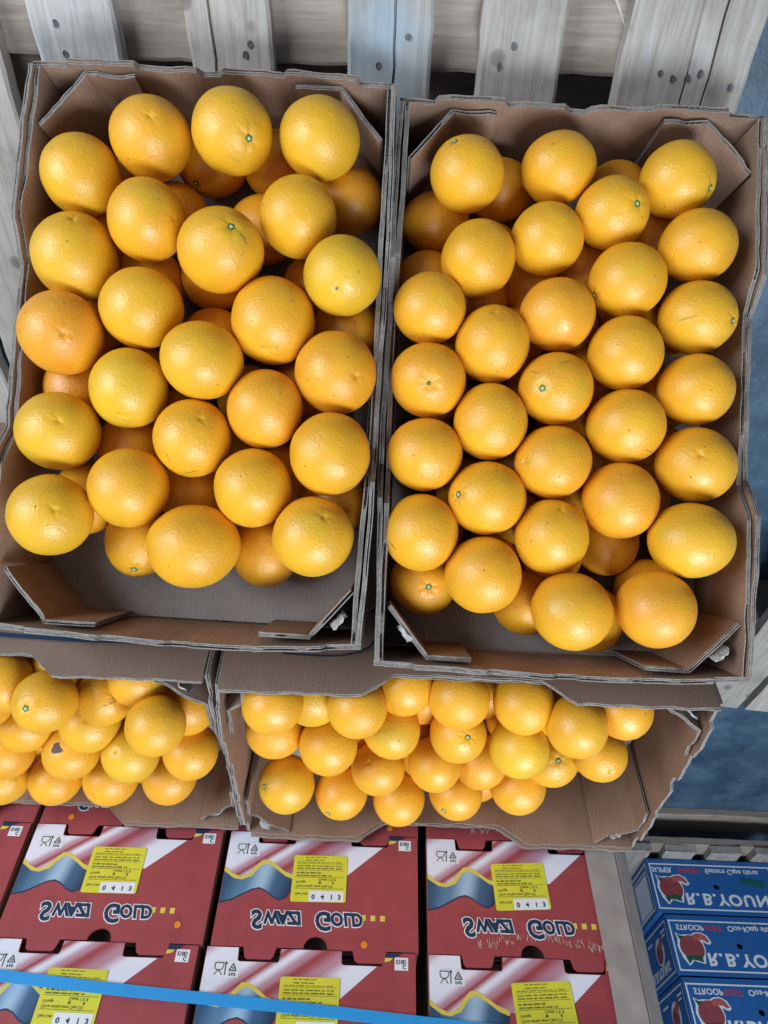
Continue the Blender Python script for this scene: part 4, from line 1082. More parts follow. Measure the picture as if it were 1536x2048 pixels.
COLS = {'L': [['L1', 'L6', 'L11', 'L17', 'L22'], ['L2', 'L5', 'L10', 'L15', 'L20'], ['L3', 'L7', 'L13', 'L18', 'L23'], ['L8', 'L12', 'L16', 'L21'], ['L4', 'L9', 'L14', 'L19', 'L24']],
        'R': [['R1', 'R8', 'R14', 'R19', 'R24'], ['R6', 'R12', 'R17', 'R22', 'R27'], ['R2', 'R5', 'R10', 'R15', 'R20', 'R25', 'R28'], ['R4', 'R9', 'R13', 'R18', 'R23'], ['R3', 'R7', 'R11', 'R16', 'R21', 'R26', 'R29']]}
COLN = ['leftmost', 'second', 'middle', 'fourth', 'rightmost']
ORDN = ['topmost', 'second', 'third', 'fourth', 'fifth', 'sixth', 'seventh']
LABEL = {
    'La': 'shaded lower orange with green stem below the two topmost middle oranges, upper left tray',
    'Lb': 'shaded lower orange against the right wall beside the second row, upper left tray',
    'Lc': 'shaded lower orange in the gap between the two topmost right oranges, upper left tray',
    'Ld': 'sliver of lower orange right of the second orange in column two, upper left tray',
    'Le': 'lower orange showing just below the stemmed orange in mid column, upper left tray',
    'Lf': 'lower orange right of the third orange in column two, upper left tray',
    'Lg': 'shaded lower orange at the right wall under the pale yellow one, upper left tray',
    'Lh': 'shaded lower orange below the greenish orange of column two, upper left tray',
    'Li': 'shaded lower orange above the widest bottom orange, upper left tray',
    'Lj': 'lower stemmed orange on the bare floor, left of the widest one, upper left tray',
    'Lk': 'lower orange on the bare floor right of the widest orange, upper left tray',
    'Ll': 'sliver of lower orange right of the bottom left corner orange, upper left tray',
    'Lm': 'dark lower orange above the fourth orange of the leftmost column, upper left tray',
    'Ln': 'lower orange left of the second row orange in column four, upper left tray',
    'Lo': 'dark lower orange at the right wall near the bottom, upper left tray',
    'Lp': 'dark lower orange deep in the centre gap of the upper left tray',
    'Ra': 'shaded lower orange with green stem in the bottom left corner, upper right tray',
    'Rb': 'shaded lower orange at the left wall under the topmost left orange, upper right tray',
    'Rc': 'shaded lower orange between the two topmost left oranges, upper right tray',
    'Rd': 'shaded lower orange between the two topmost right oranges, upper right tray',
    'Re': 'sliver of lower orange left of the second rightmost orange, upper right tray',
    'Rf': 'shaded lower orange left of the lowest middle orange, upper right tray',
    'Rg': 'shaded lower orange under the fifth orange of column four, upper right tray',
    'Rh': 'lower orange just above the bottom right orange, upper right tray',
    'Ri': 'dark lower orange between the two lowest oranges, upper right tray',
    'Rj': 'dark lower orange at the left wall above the second leftmost orange, upper right tray',
    'Rk': 'lower orange peeping at the right above the bottom right orange, upper right tray',
    'Rl': 'dark lower orange right of the third middle column orange, upper right tray',
    'M1': 'leftmost orange behind the top wall of the lower right tray',
    'M2': 'orange at the left wall under the topmost left one, lower right tray',
    'M3': 'greenish yellow orange half hidden behind the top wall, lower right tray',
    'M4': 'second large orange along the top wall of the lower right tray, left of the cutout',
    'M5': 'second orange from the left in the middle row, lower right tray',
    'M6': 'yellowish orange in the middle row directly under the wall cutout, lower right tray',
    'M7': 'orange peeping over the left end of the wall cutout, lower right tray',
    'M8': 'large wrinkled orange in the centre of the wall cutout, lower right tray',
    'M9': 'shaded orange left of the large one in the wall cutout, lower right tray',
    'M10': 'orange with green wrinkled stem facing up, middle of the lower right tray',
    'M11': 'bottom left orange with dark stem on its left side, lower right tray',
    'M12': 'orange with small dimple above the bottom row, left of centre, lower right tray',
    'M13': 'orange directly below the stemmed orange, centre of the lower right tray',
    'M14': 'second orange from the left in the bottom row, lower right tray',
    'M15': 'third orange from the left in the bottom row, lower right tray',
    'M16': 'bottom row orange with pale stem at its lower edge, lower right tray',
    'M17': 'rough skinned orange at the right end of the wall cutout, lower right tray',
    'M18': 'yellow green orange right of the stemmed one, lower right tray',
    'M19': 'rightmost orange of the bottom row under the yellow green one, lower right tray',
    'M20': 'small visible orange between the wall and the right pair, lower right tray',
    'M21': 'right side orange overlapping the lowest right one, lower right tray',
    'M22': 'small visible orange with green stem right of the yellow green one, lower right tray',
    'M23': 'lowest orange on the right, nearest the empty corner, lower right tray',
    'M24': 'topmost right orange tucked under the wall, lower right tray',
    'M25': 'shaded orange left of the yellow green one, lower right tray',
    'N1': 'topmost left orange at the photo edge, lower left tray',
    'N2': 'orange with green stem at the sloping edge of the wall cutout, lower left tray',
    'N3': 'orange with pale stem at its lower left, second row of the lower left tray',
    'N4': 'orange with green stem and scratch in the second row, lower left tray',
    'N5': 'topmost right orange under the wall, lower left tray',
    'N6': 'yellowish dimpled orange in the centre of the lower left tray',
    'N7': 'third row orange near the photo edge, lower left tray',
    'N8': 'large orange right of the centre, third row, lower left tray',
    'N9': 'orange with a grey brown blemish, lower left tray',
    'N10': 'yellow orange with a ringed navel, right of the blemished one, lower left tray',
    'N11': 'orange against the right wall above the bottom row, lower left tray',
    'N12': 'second orange from the left in the bottom row, lower left tray',
    'N13': 'third orange from the left in the bottom row, lower left tray',
    'N14': 'deep orange coloured fruit at the right of the bottom row, lower left tray',
    'N15': 'bottom row orange with green stem cut by the photo edge, lower left tray',
    'N16': 'orange at the photo edge left of the blemished one, lower left tray',
    'N17': 'orange almost out of the photo beside the second row, lower left tray',
    'N18': 'sliver of orange under the torn wall corner, lower left tray',
}
FEAT = {'s': 'green stemmed orange', 'n': 'dimpled orange', 'g': 'yellow orange with grey scar', 'd': 'dented orange'}
TRAYN = {'L': 'upper left tray', 'R': 'upper right tray', 'M': 'lower right tray', 'N': 'lower left tray'}
GROUPN = {k: 'oranges in the ' + v for k, v in TRAYN.items()}
FRAME = {'FL': FR_L, 'FR': FR_R, 'M': FR_M, 'N': FR_N}
for idx, (key, nm, q, r, sx, sy, lay, ft, tone) in enumerate(ORANGES):
    tr = nm[0]
    rnd = random.Random(idx * 13 + 5)
    kind, axis = (ft[0], ft[1]) if ft else ('x', [rnd.uniform(-0.6, 0.6), rnd.uniform(-0.6, 0.6), -1])
    me, pole = orange_mesh(r, axis, kind, sx, sy, idx * 7 + 1)
    o = link('orange', me, PEEL)
    o.matrix_world = FRAME[key] @ Matrix.Translation(q)
    t = tone * 0.75 + 0.03 + rnd.uniform(-0.12, 0.12)
    y_, m_, d_ = Vector((0.70, 0.43, 0.020)), Vector((0.78, 0.345, 0.013)), Vector((0.80, 0.265, 0.016))
    c = m_.lerp(d_, min(1, t)) if t > 0 else m_.lerp(y_, min(1, -t))
    o.color = (c.x, c.y, c.z, 1)
    lab = None
    if lay == -1:
        lab = 'orange of the bottom layer almost wholly buried in the ' + TRAYN[tr]
    elif nm in LABEL:
        lab = LABEL[nm]
    else:
        for ci, cl in enumerate(COLS[tr]):
            if nm in cl:
                i = cl.index(nm)
                pos = 'lowest' if i == len(cl) - 1 else ORDN[i]
                lab = '%s, %s in the %s column, %s' % (FEAT.get(kind, 'plain orange'), pos + ('' if 0 < i < len(cl) - 1 else ''), COLN[ci], TRAYN[tr])
    tag(o, lab, 'orange', GROUPN[tr] if lay != -1 else 'buried oranges in the ' + TRAYN[tr])
    for ds, wd, pale in MARKD.get(nm, ()):
        # follow the peel: look up the surface radius along each direction
        V, F = [], []
        pts = []
        for d_0, d_1 in zip(ds, ds[1:]):
            for i_ in range(4):
                pts.append(Vector(d_0).lerp(Vector(d_1), i_ / 4).normalized())
        pts.append(Vector(ds[-1]).normalized())
        vv = np.array([v.co for v in me.vertices])
        vn = vv / np.linalg.norm(vv, axis=1)[:, None]
        for i_, p_ in enumerate(pts):
            w8 = np.exp((vn @ np.array(p_) - 1) * 900)
            rr_ = float((w8 * np.linalg.norm(vv, axis=1)).sum() / w8.sum())
            tg = (pts[min(i_ + 1, len(pts) - 1)] - pts[max(i_ - 1, 0)]).normalized()
            sd_ = p_.cross(tg)
            hwid = wd * 0.5 * (0.35 + 0.65 * math.sin(math.pi * (i_ + 0.5) / len(pts))) * rnd.uniform(0.6, 1.3)
            wob_ = rnd.uniform(-0.4, 0.4) * wd
            V += [p_ * (rr_ + 0.00025) + sd_ * (hwid + wob_), p_ * (rr_ + 0.00025) - sd_ * (hwid - wob_)]
        F = [(2 * i_, 2 * i_ + 1, 2 * i_ + 3, 2 * i_ + 2) for i_ in range(len(pts) - 1)]
        link('skin_scratch', mesh(V, F, None, True), PALESCAR if pale else BLEMISH, o)
    ax = Vector(axis).normalized()
    if kind == 's':
        cx = disc_part('calyx', pole - ax * 0.0002, ax, 0.0054, 5, 0.0014, CALYX, o, idx, 0.28)
        disc_part('stem_scar', pole + ax * 0.0008, ax, 0.0019, 3, 0.0010, STEMSCAR, cx, idx + 1, 0.12)
    elif kind == 'd':
        disc_part('calyx', pole - ax * 0.0002, ax, 0.0026, 5, 0.001, CALYX, o, idx, 0.25)
    elif kind == 'g':
        disc_part('stem_scar', pole - ax * 0.0003, ax, 0.0042, 4, 0.0008, GREYSCAR, o, idx, 0.15)
    elif kind == 'n':
        disc_part('navel', pole - ax * 0.0006, ax, 0.0013, 3, 0.0006, GREYSCAR, o, idx, 0.2)
    elif kind == 'm':
        # dry grey patch lying on the peel
        u = ax.orthogonal().normalized(); v = ax.cross(u); V = [pole + ax * 0.0004]; n = 22
        for ring in (0.5, 1.0):
            for j in range(n):
                p = 6.283 * j / n
                rr = 0.0075 * ring * (1 + 0.22 * math.sin(3 * p) + rnd.uniform(-0.12, 0.12))
                d = (ax * r + u * math.cos(p) * rr * 1.3 + v * math.sin(p) * rr).normalized() * (pole.length + (0.0004 if ring < 1 else 0.0001))
                V.append(d)
        F = [(0, 1 + j, 1 + (j + 1) % n) for j in range(n)] + [(1 + j, 1 + n + j, 1 + n + (j + 1) % n, 1 + (j + 1) % n) for j in range(n)]
        link('grey_blemish', mesh(V, F, None, True), BLEMISH, o)

# ---------------------------------------------------------------- red cartons
BW, BH = 0.294, 0.161
mm = lambda L_: [(a / 1000, b / 1000) for a, b in L_]


def arc(cx, cz, rx, rz, a0, a1, n):
    return [(cx + rx * math.cos(a0 + (a1 - a0) * i / n), cz + rz * math.sin(a0 + (a1 - a0) * i / n)) for i in range(n + 1)]


red_outline = mm([(0, 0.6), (45, 0.6), (46, 16), (49, 17.5), (101, 17.5), (103, 15), (104, 0.6), (190, 0.6), (191, 16), (194, 17.5), (246, 17.5), (248, 15), (249, 0.6), (294, 0.6),
                  (294, 160.4), (248.5, 160.4), (246, 173), (243, 175.5), (208, 175.5), (204, 172), (201, 160.4)]) \
    + [(x / 1000, z / 1000) for x, z in arc(148, 160.4, 17, 16, 0, -math.pi, 14)] \
    + mm([(93.5, 160.4), (90, 172), (87, 175.5), (53, 175.5), (50, 173), (47, 160.4), (0, 160.4)])
ME_RED = outline_mesh([red_outline], 0.0045, -0.00225)
sheen_outline = mm([(0.6, 1.2), (44.4, 1.2), (45.4, 16.6), (48.6, 18.1), (101.4, 18.1), (103.6, 15.4), (104.6, 1.2), (189.4, 1.2), (190.4, 16.6), (193.6, 18.1), (240, 18.1),
                    (186, 62), (150, 66), (103, 66), (94, 61), (82, 52), (68, 45), (61, 44), (53, 48), (43, 60), (29, 69), (17, 67), (0.6, 58)])
ME_SHEEN = outline_mesh([sheen_outline], 0, 0.0003)
yu = [(0.6, 54), (14, 64), (26, 68), (38, 64), (47, 52), (56, 43), (64, 42.5), (75, 47), (91, 58), (108, 64)]
yl = [(0.6, 61), (17, 71), (29, 72.5), (43, 67), (53, 53.5), (61, 48.5), (68, 49.5), (82, 57.5), (94, 65.5), (108, 70)]
bl = [(0.6, 104), (18, 100), (33, 92), (46, 85), (57, 82.5), (67, 86), (78, 94), (89, 98), (98, 94), (106, 82)]
ME_YEL = outline_mesh([mm(yu + yl[::-1])], 0, 0.0007)
ME_RIB = outline_mesh([mm(yl + bl[::-1])], 0, 0.0005)
ME_RIBEDGE = outline_mesh([mm([(a, b - 0.3) for a, b in bl] + [(a, b + 1.6) for a, b in bl[::-1]])], 0, 0.0006)
ME_CORNER = outline_mesh([mm([(250, 1), (276, 1), (262, 7.5), (250, 7.5)])], 0, 0.0005)
ME_CORNER2 = outline_mesh([mm([(250, 7), (262, 7), (258, 11), (249, 12.5)])], 0, 0.0006)


def brand(off):
    s = 0.0235
    b = [('S', 0.050, 0.114, 0.034, off * 0.72, 0.18, 1.0)]
    for ch, x in (('W', 0.0685), ('A', 0.0880), ('Z', 0.1020), ('I', 0.1165)):
        b.append((ch, x, 0.1145, s, off, 0.18, 1.0 if ch != 'W' else 0.92))
    b.append(('G', 0.142, 0.1135, 0.034, off * 0.72, 0.18, 0.95))
    for ch, x in (('O', 0.1655), ('L', 0.1845), ('D', 0.1955)):
        b.append((ch, x, 0.1140, s, off, 0.18, 0.92))
    return b


ME_BRAND_W = text_mesh(brand(0.105), 0.0006)
ME_BRAND = text_mesh(brand(0.045), 0.0010)
ME_SQ = rects([(0.2105, 0.115, 0.2175, 0.1225), (0.2245, 0.115, 0.2315, 0.1225), (0.2385, 0.115, 0.2455, 0.1225)], 0.0006)
# food-safe and recycling marks
ME_SYM = rects([(0.0135, 0.0185, 0.0495, 0.0375)], 0.0005)
sy = []
gl = mm([(16, 35), (22.5, 35), (25.5, 27.5), (27.5, 35.0), (29, 35)])
ME_SYM_INK = None
ink_loops = []
for pts_, w_ in (([(16, 35.3), (20.5, 29.5), (26, 28.2)], 1.1), ([(26.5, 35.3), (23, 30.5), (17, 28.2)], 1.1), ([(16.2, 28.2), (15.6, 22), (16.6, 20.4)], 1.2), ([(16.2, 20.6), (27.6, 20.6)], 1.2),
                 ([(27.4, 20.4), (27.8, 24), (26, 28.4)], 1.1), ([(30.5, 20.4), (30.5, 35.3)], 1.4), ([(29, 20.8), (32.2, 20.8)], 2.6),
                 ([(35.5, 29.6), (46, 29.6)], 1.3), ([(46, 29.9), (41, 21.2)], 1.3), ([(41, 21), (35.6, 29.9)], 1.3)):
    ink_loops.append((mm(pts_), w_ / 1000))


def multi_strip(lst, y):
    V, F = [], []
    for pts_, w in lst:
        me = strip_mesh(pts_, w, y)
        b = len(V)
        V += [tuple(v.co) for v in me.vertices]
        F += [tuple(b + i for i in p.vertices) for p in me.polygons]
        bpy.data.meshes.remove(me)
    return mesh(V, F)


ME_SYM_INK = multi_strip(ink_loops, 0.0008)
ME_SYM_TXT = text_mesh([('PAP', 0.0362, 0.0318, 0.0058, 0.02, 0, 1.0), ('20', 0.0388, 0.0252, 0.0045, 0.01, 0, 1.0)], 0.0008)
ME_E = rects([(0.2645, 0.0062, 0.2835, 0.0218)], 0.0005)
ME_E_TXT = text_mesh([('E10D', 0.2665, 0.0092, 0.0072, 0.03, 0, 0.88), ('C', 0.2755, 0.0152, 0.0072, 0.03, 0, 1.0)], 0.0008)
# yellow label, drawn around its own lower left corner
SW_, SH_ = 0.082, 0.066
ME_STK = outline_mesh([[(x + SW_ / 2, z + SH_ / 2) for x, z in
                        [(sx_ * (SW_ / 2 - 0.003) + 0.003 * math.cos(a), sz_ * (SH_ / 2 - 0.003) + 0.003 * math.sin(a))
                         for sx_, sz_, a0 in ((1, 1, 0), (-1, 1, math.pi / 2), (-1, -1, math.pi), (1, -1, 1.5 * math.pi)) for a in (a0, a0 + 0.52, a0 + 1.05, a0 + 1.57)]]], 0.0004, 0.0012)
ME_STK_W = rects([(0.027, 0.0505, 0.0785, 0.0655)], 0.0016)
ME_STK_LINES = rects([(0.005, 0.0505 - 0.0032, 0.078, 0.0505 - 0.0027), (0.005, 0.0315, 0.078, 0.0320), (0.005, 0.0215, 0.078, 0.0219), (0.005, 0.0118, 0.078, 0.0122)], 0.0016)
rw = random.Random(4)
dash = []
for z, x0, x1, h in ((0.0022, 0.018, 0.05, 0.0016), (0.0062, 0.018, 0.046, 0.0018), (0.0095, 0.006, 0.072, 0.0014), (0.0145, 0.006, 0.074, 0.0020), (0.0180, 0.006, 0.074, 0.0022),
                     (0.0242, 0.006, 0.044, 0.0026), (0.0283, 0.006, 0.060, 0.0022)):
    x = x0
    while x < x1:
        w = rw.uniform(0.003, 0.010)
        # word-length marks made of short letter strokes: the print is too small to read
        xx = x
        while xx < min(x + w, x1):
            dash.append((xx, z + rw.uniform(0, 0.0004), xx + 0.00085, z + h * rw.uniform(0.7, 1.0)))
            xx += 0.0013
        x += w + 0.0022
ME_STK_SMALL = rects(dash, 0.0016)
ME_STK_TXT = text_mesh([('Count 1 X X', 0.040, 0.0335, 0.0052, 0.015, 0, 0.95), ('Orange', 0.006, 0.0372, 0.0050, 0.01, 0, 0.95), ('M', 0.040, 0.0378, 0.0048, 0.02, 0, 1), ('4', 0.060, 0.0378, 0.0058, 0.03, 0, 1),
                        ('Citrus variety name Class CH', 0.006, 0.0430, 0.0050, 0.01, 0, 0.92), ('Date Code', 0.006, 0.0540, 0.0046, 0.015, 0, 0.9)], 0.0016)
ME_STK_NUM = text_mesh([(ch, x, 0.0562, 0.0088, 0.03, 0, 1.15) for ch, x in (('0', 0.031), ('4', 0.0445), ('1', 0.058), ('3', 0.0695))], 0.0019)
ME_BODY = box_mesh(0.002, BW - 0.002, -0.40, -0.030, 0.001, BH - 0.003)
ME_SIDE_L = box_mesh(0.0, 0.0045, -0.40, -0.0047, 0.0006, BH - 0.001)
ME_SIDE_R = box_mesh(BW - 0.0045, BW, -0.40, -0.0047, 0.0006, BH - 0.001)
ME_DOT = outline_mesh([circle(0, 0, 0.0047, 0.0047, 20)], 0.0003, 0.0010)
sc = random.Random(77)
SC_R = []
for _ in range(130):
    x = sc.uniform(0.07, 0.285)
    z = 0.148 - 0.012 * math.sin((x - 0.07) / 0.215 * 3.14) + sc.uniform(-0.005, 0.005) + (0.004 if x > 0.2 else 0)
    SC_R.append((x, z - sc.uniform(0.001, 0.004), x + sc.uniform(0.0004, 0.0014), z + sc.uniform(0.001, 0.004)))
ME_SCUFF = rects([q for q in SC_R if not (0.125 < q[0] < 0.172 and q[3] > 0.142)], 0.0008)

RED_GROUP = 'red cartons stacked behind the orange trays'
YFACE = -1.122


def red_carton(x, k, full=True, sticker=(0.104, 0.0345, 0.5), dot=None, scuff=False, jig=0.0):
    root = empty('red_carton', Matrix.Translation((x, YFACE - jig, 0.145 + BH * k)))
    link('dark_inner_fill', ME_BODY, CARD_DARK, root)  # solid dark block in place of a hollow, shaded inside
    link('side_panel', ME_SIDE_L, KRAFT_OUT, root)
    link('side_panel', ME_SIDE_R, KRAFT_OUT, root)
    fp = link('front_panel', ME_RED, RED, root)
    link('sheen_print', ME_SHEEN, SHEEN, fp)
    link('ribbon_print', ME_RIB, RIBBON, fp)
    link('ribbon_outline', ME_RIBEDGE, NAVY, fp)
    link('ribbon_yellow_edge', ME_YEL, YELLOW_PRINT, fp)
    if not full:
        return root
    link('corner_print', ME_CORNER, NAVY, fp)
    link('corner_print', ME_CORNER2, YELLOW_PRINT, fp)
    link('lettering_outline', ME_BRAND_W, WHITE, fp)
    link('lettering', ME_BRAND, NAVY, fp)
    link('printed_squares', ME_SQ, YELLOW_PRINT, fp)
    link('symbol_label', ME_SYM, WHITE, fp)
    link('symbols', ME_SYM_INK, NAVY, fp)
    link('symbol_text', ME_SYM_TXT, NAVY, fp)
    link('code_label', ME_E, WHITE, fp)
    link('code_text', ME_E_TXT, NAVY, fp)
    if sticker:
        sx_, sz_, rot = sticker
        s = link('yellow_sticker', ME_STK, STICKER, root)
        s.matrix_local = Matrix.Translation((sx_, 0, sz_)) @ Matrix.Rotation(math.radians(rot), 4, 'Y')
        for n_, me_, mt_ in (('sticker_white_field', ME_STK_W, WHITE), ('sticker_rules', ME_STK_LINES, INK), ('sticker_small_print', ME_STK_SMALL, INK), ('sticker_text', ME_STK_TXT, INK), ('sticker_number', ME_STK_NUM, NAVY)):
            link(n_, me_, mt_, s)
    if dot:
        link('orange_dot_sticker', ME_DOT, ORANGE_DOT, root).matrix_local = Matrix.Translation((dot[0], 0, dot[1]))
    if scuff:
        link('scuff_marks', ME_SCUFF, SCUFF, fp)
    return root


CX = [-0.832, -0.5275, -0.2215, 0.0865]
WHERE = ['cut off at the left', 'second column from the left', 'third column from the left', 'rightmost column by the edge protector']
for ci, x in enumerate(CX):
    for k in (0, 1):
        c = red_carton(x, k, False)
        tag(c, 'red carton low in the stack, hidden behind the level orange trays', 'carton', 'hidden red cartons low in the stack')
    c = red_carton(x + 0.001, 2, True, None, {1: (0.048, 0.150), 2: (0.249, 0.148)}.get(ci), ci == 3)
    tag(c, 'red carton, only its top edge visible, ' + WHERE[ci], 'carton', RED_GROUP)
    c = red_carton(x, 3, True, {0: (0.106, 0.035, -1), 1: (0.100, 0.033, 0.5), 2: (0.104, 0.0345, 0.8), 3: (0.098, 0.0365, 3.2)}[ci],
                   {1: (0.254, 0.137), 2: (0.217, 0.1535)}.get(ci), ci == 3)
    tag(c, 'red carton with fully visible lettering, ' + WHERE[ci], 'carton', RED_GROUP)
    c = red_carton(x - (0.004 if ci in (1, 2) else 0.0), 4, True, {0: (0.106, 0.035, -1), 1: (0.096, 0.034, -0.5), 2: (0.108, 0.0345, 0.5), 3: (0.113, 0.032, 4.0)}[ci], None, False, 0.001)
    tag(c, 'red carton at the bottom photo edge, ' + WHERE[ci], 'carton', RED_GROUP)

# blue strap round the red stack
V, F = [], []
ns_ = 40
for i in range(ns_ + 1):
    x = -0.86 + 1.22 * i / ns_
    z = 0.8365 + (x + 0.496) * 0.0590 + 0.0006 * math.sin(x * 14)
    y = YFACE + 0.0035 + 0.0006 * math.sin(x * 9)
    for dy in (0, 0.0012):
        V += [(x, y + dy, z - 0.0070), (x, y + dy, z + 0.0070)]
for i in range(ns_):
    a, b = 4 * i, 4 * i + 4
    F += [(a, b, b + 1, a + 1), (a + 2, a + 3, b + 3, b + 2), (a + 1, b + 1, b + 3, a + 3), (a, a + 2, b + 2, b)]
F += [(0, 1, 3, 2), (4 * ns_, 4 * ns_ + 2, 4 * ns_ + 3, 4 * ns_ + 1)]
tag(link('strap', mesh(V, F, None, False), STRAP), 'bright blue plastic strap slanting across the lowest red cartons', 'strap')

# opened cardboard edge protector at the right corner of the red stack
th_ = 0.004
prot = empty('edge_protector', Matrix.Translation((0.335, YFACE + 0.004, 0.146)))
tag(prot, 'tall grey cardboard edge protector at the right corner of the red cartons', 'edge protector')
n = 30
for nm, pa, pb in (('front_leaf', (0, 0), (0.043, 0.0)), ('side_leaf', (0.0435, -0.0005), (0.070, -0.032))):
    V, F = [], []
    d = Vector((pb[0] - pa[0], pb[1] - pa[1])).normalized()
    nn = Vector((-d.y, d.x))
    for j in range(n + 1):
        z = 1.0 * j / n
        w1, w2 = 0.0012 * math.sin(z * 21), 0.0012 * math.sin(z * 17 + 1)
        for p, w in ((pa, w1 if nm == 'front_leaf' else 0), (pb, w2 if nm != 'front_leaf' else 0)):
            for t in (0, th_):
                V.append((p[0] + d.x * w + nn.x * t, p[1] + d.y * w + nn.y * t, z))
    for j in range(n):
        a, b = 4 * j, 4 * j + 4
        F += [(a, a + 2, b + 2, b), (a + 1, b + 1, b + 3, a + 3), (a, b, b + 1, a + 1), (a + 2, a + 3, b + 3, b + 2)]
    F += [(4 * n, 4 * n + 2, 4 * n + 3, 4 * n + 1), (0, 1, 3, 2)]
    link(nm, mesh(V, F), PROTECT, prot)

# ---------------------------------------------------------------- blue cartons
GW, GH, GD = 0.40, 0.162, 0.30
hole = circle(0.205, 0.081, 0.0085, 0.0085, 16)
ME_BF = outline_mesh([[(0.0, 0.001), (GW, 0.001), (GW, GH - 0.001), (0.0, GH - 0.001)], hole], 0.004, -0.002)
ME_BB = box_mesh(0.005, GW - 0.001, -GD, -0.03, 0.001, GH - 0.002)
ME_BS = box_mesh(0.0, 0.004, -GD, -0.0045, 0.001, GH - 0.001)
ME_BT = box_mesh(0.0045, GW, -GD, -0.0045, GH - 0.0019, GH - 0.0012)


def frame_rects(x0, z0, x1, z1, w):
    return [(x0, z0, x1, z0 + w), (x0, z1 - w, x1, z1), (x0, z0 + w, x0 + w, z1 - w), (x1 - w, z0 + w, x1, z1 - w)]


ME_BFR = rects(frame_rects(0.006, 0.015, GW - 0.006, 0.151, 0.0042), 0.0005)
fruit_c = (0.062, 0.088)
halo = mm([(18, 50), (32, 56), (48, 54), (64, 55), (76, 49), (96, 47), (114, 56), (122, 74), (116, 80), (104, 78), (96, 72), (99, 92), (94, 112), (88, 132), (56, 124), (40, 138), (26, 118), (17, 88), (22, 66)])
ME_HALO = outline_mesh([halo], 0, 0.0005)
ME_FRUIT = outline_mesh([circle(0.060, 0.090, 0.036, 0.033, 28, 0.3)], 0, 0.0008)
ME_CUT = outline_mesh([mm([(66, 58), (80, 52), (95, 51), (109, 58), (117, 72), (110, 75), (98, 68), (86, 68), (74, 72)])], 0, 0.0010)
ME_LEAF = outline_mesh([mm([(21, 54), (32, 59), (44, 59), (30, 72)])], 0, 0.0009)
ME_LEAF2 = outline_mesh([mm([(84, 128), (56, 120), (44, 118), (62, 108), (84, 112)])], 0, 0.0011)
ME_LEAF3 = outline_mesh([mm([(41, 133), (34, 116), (44, 110), (56, 116)])], 0, 0.0012)
ME_YOUNG = text_mesh([(t_, x_, 0.1035, 0.0455, 0.035, 0, 1.12) for t_, x_ in (('R', 0.098), ('.', 0.133), ('B', 0.151), ('.', 0.184), ('Y', 0.200), ('O', 0.232), ('U', 0.278), ('N', 0.319), ('G', 0.360))], 0.0006)
ME_T1 = (text_mesh([('SUPER', 0.012, 0.0275, 0.0215, 0.025, 0, 1.06)], 0.0006), text_mesh([('Eastern Cape citrus', 0.183, 0.0275, 0.0215, 0.02, 0, 1.0)], 0.0006), text_mesh([('SWEET', 0.097, 0.0275, 0.0215, 0.03, 0, 1.05)], 0.0006))
ME_T2 = (text_mesh([('STROOP', 0.026, 0.0275, 0.0215, 0.025, 0, 1.02)], 0.0006), text_mesh([('Oos-Kaap sitrus', 0.183, 0.0275, 0.0215, 0.02, 0, 1.08)], 0.0006), text_mesh([('SOET', 0.113, 0.0275, 0.0215, 0.03, 0, 1.05)], 0.0006))
ME_TAPE = outline_mesh([mm([(290, 52), (366, 62), (358, 80), (284, 66)])], 0.0003, 0.0012)


def side_xf(me, x):
    """turn an upright face print onto the side that faces -X; its x runs back from the front edge"""
    out = me.copy()
    for v in out.vertices:
        a = v.co.copy()
        v.co = (x - a.y, -0.006 - a.x, a.z)
    out.update()
    return out


ME_SFR = side_xf(rects(frame_rects(0.006, 0.012, GD - 0.012, 0.150, 0.0045), 0.0006), 0.0)
ME_SPANEL = side_xf(rects([(0.030, 0.040, 0.150, 0.140)], 0.0007), 0.0)
ME_SPFR = side_xf(rects(frame_rects(0.024, 0.030, 0.158, 0.146, 0.004), 0.0006), 0.0)
ME_SYOUNG = side_xf(text_mesh([('R.B.YOUNG', 0.020, 0.112, 0.034, 0.05, 0, 0.95)], 0.0006), 0.0)
for v in ME_SYOUNG.vertices:
    v.co.y = -0.236 - (v.co.y + 0.006)  # the lettering reads from the back edge to the front edge
ME_SFRUIT = side_xf(outline_mesh([circle(0.105, 0.078, 0.030, 0.026, 20, 0.3)], 0, 0.0006), 0.0)
ME_SFRUIT2 = side_xf(outline_mesh([circle(0.082, 0.056, 0.022, 0.013, 16, 0.5)], 0, 0.0008), 0.0)
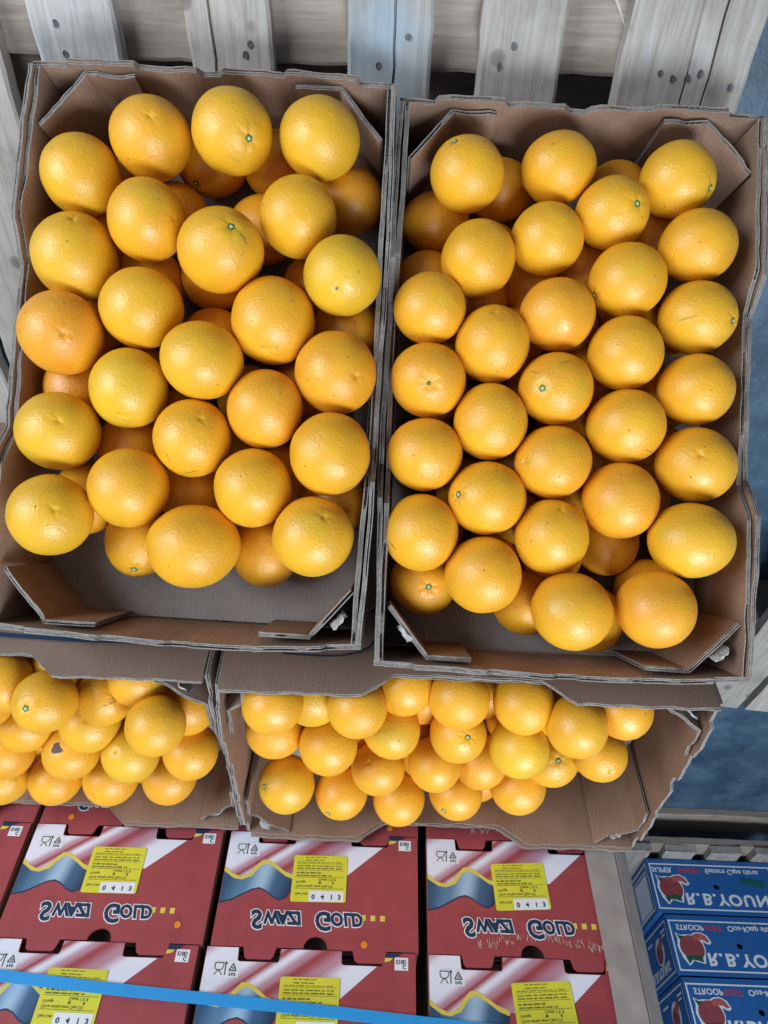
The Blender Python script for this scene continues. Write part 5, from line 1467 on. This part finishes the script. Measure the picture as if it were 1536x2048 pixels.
ME_SHALO = side_xf(outline_mesh([circle(0.100, 0.074, 0.040, 0.036, 20, 0.3)], 0, 0.0004), 0.0)
ME_SLINES = side_xf(rects([(0.020, 0.030, 0.062, 0.036), (0.026, 0.042, 0.058, 0.047), (0.15, 0.035, 0.20, 0.041)], 0.0006), 0.0)
BL = [('blue carton with a white panel on its side, resting on the pallet', 0.892, ME_T1, True),
      ('middle blue carton of the stack, printed with a red grapefruit', 0.909, ME_T2, False),
      ('blue carton at the bottom photo corner, on the stack beyond the middle one', 0.914, ME_T2, False),
      ]
for k, (lab, x, tx, panel) in enumerate(BL):
    root = empty('blue_carton', Matrix.Translation((x, -2.335 - 0.002 * k, 0.1455 + 0.0012 + (GH + 0.003) * k)))
    tag(root, lab, 'carton', 'blue cartons at the right')
    link('dark_inner_fill', ME_BB, CARD_DARK, root)
    fp = link('front_panel', ME_BF, BLUE, root)
    sd = link('side_panel', ME_BS, BLUE, root)
    link('top_panel', ME_BT, BLUE, root)
    link('frame_print', ME_BFR, WHITE, fp)
    link('fruit_outline', ME_HALO, WHITE, fp)
    link('fruit_print', ME_FRUIT, FRUIT, fp)
    link('fruit_segment', ME_CUT, FRUIT_CUT, fp)
    for m_ in (ME_LEAF, ME_LEAF2, ME_LEAF3):
        link('leaf_print', m_, LEAF, fp)
    link('lettering', ME_YOUNG, WHITE, fp)
    link('slogan', tx[0], WHITE, fp)
    link('slogan', tx[1], WHITE, fp)
    link('slogan_red', tx[2], REDTEXT, fp)
    tp = link('green_tape', ME_TAPE, GREEN_TAPE, root)
    tp.matrix_local = Matrix.Translation((0.0 if k == 0 else 0.03, 0, 0.0))
    link('frame_print', ME_SFR, WHITE, sd)
    if panel:
        link('white_field', ME_SPANEL, WHITE, sd)
        link('field_frame', ME_SPFR, WHITE, sd)
    else:
        link('fruit_outline', ME_SHALO, WHITE, sd)
        link('fruit_print', ME_SFRUIT, FRUIT, sd)
        link('fruit_segment', ME_SFRUIT2, FRUIT_CUT, sd)
        link('lettering', ME_SYOUNG, WHITE, sd)
        link('printed_lines', ME_SLINES, WHITE, sd)
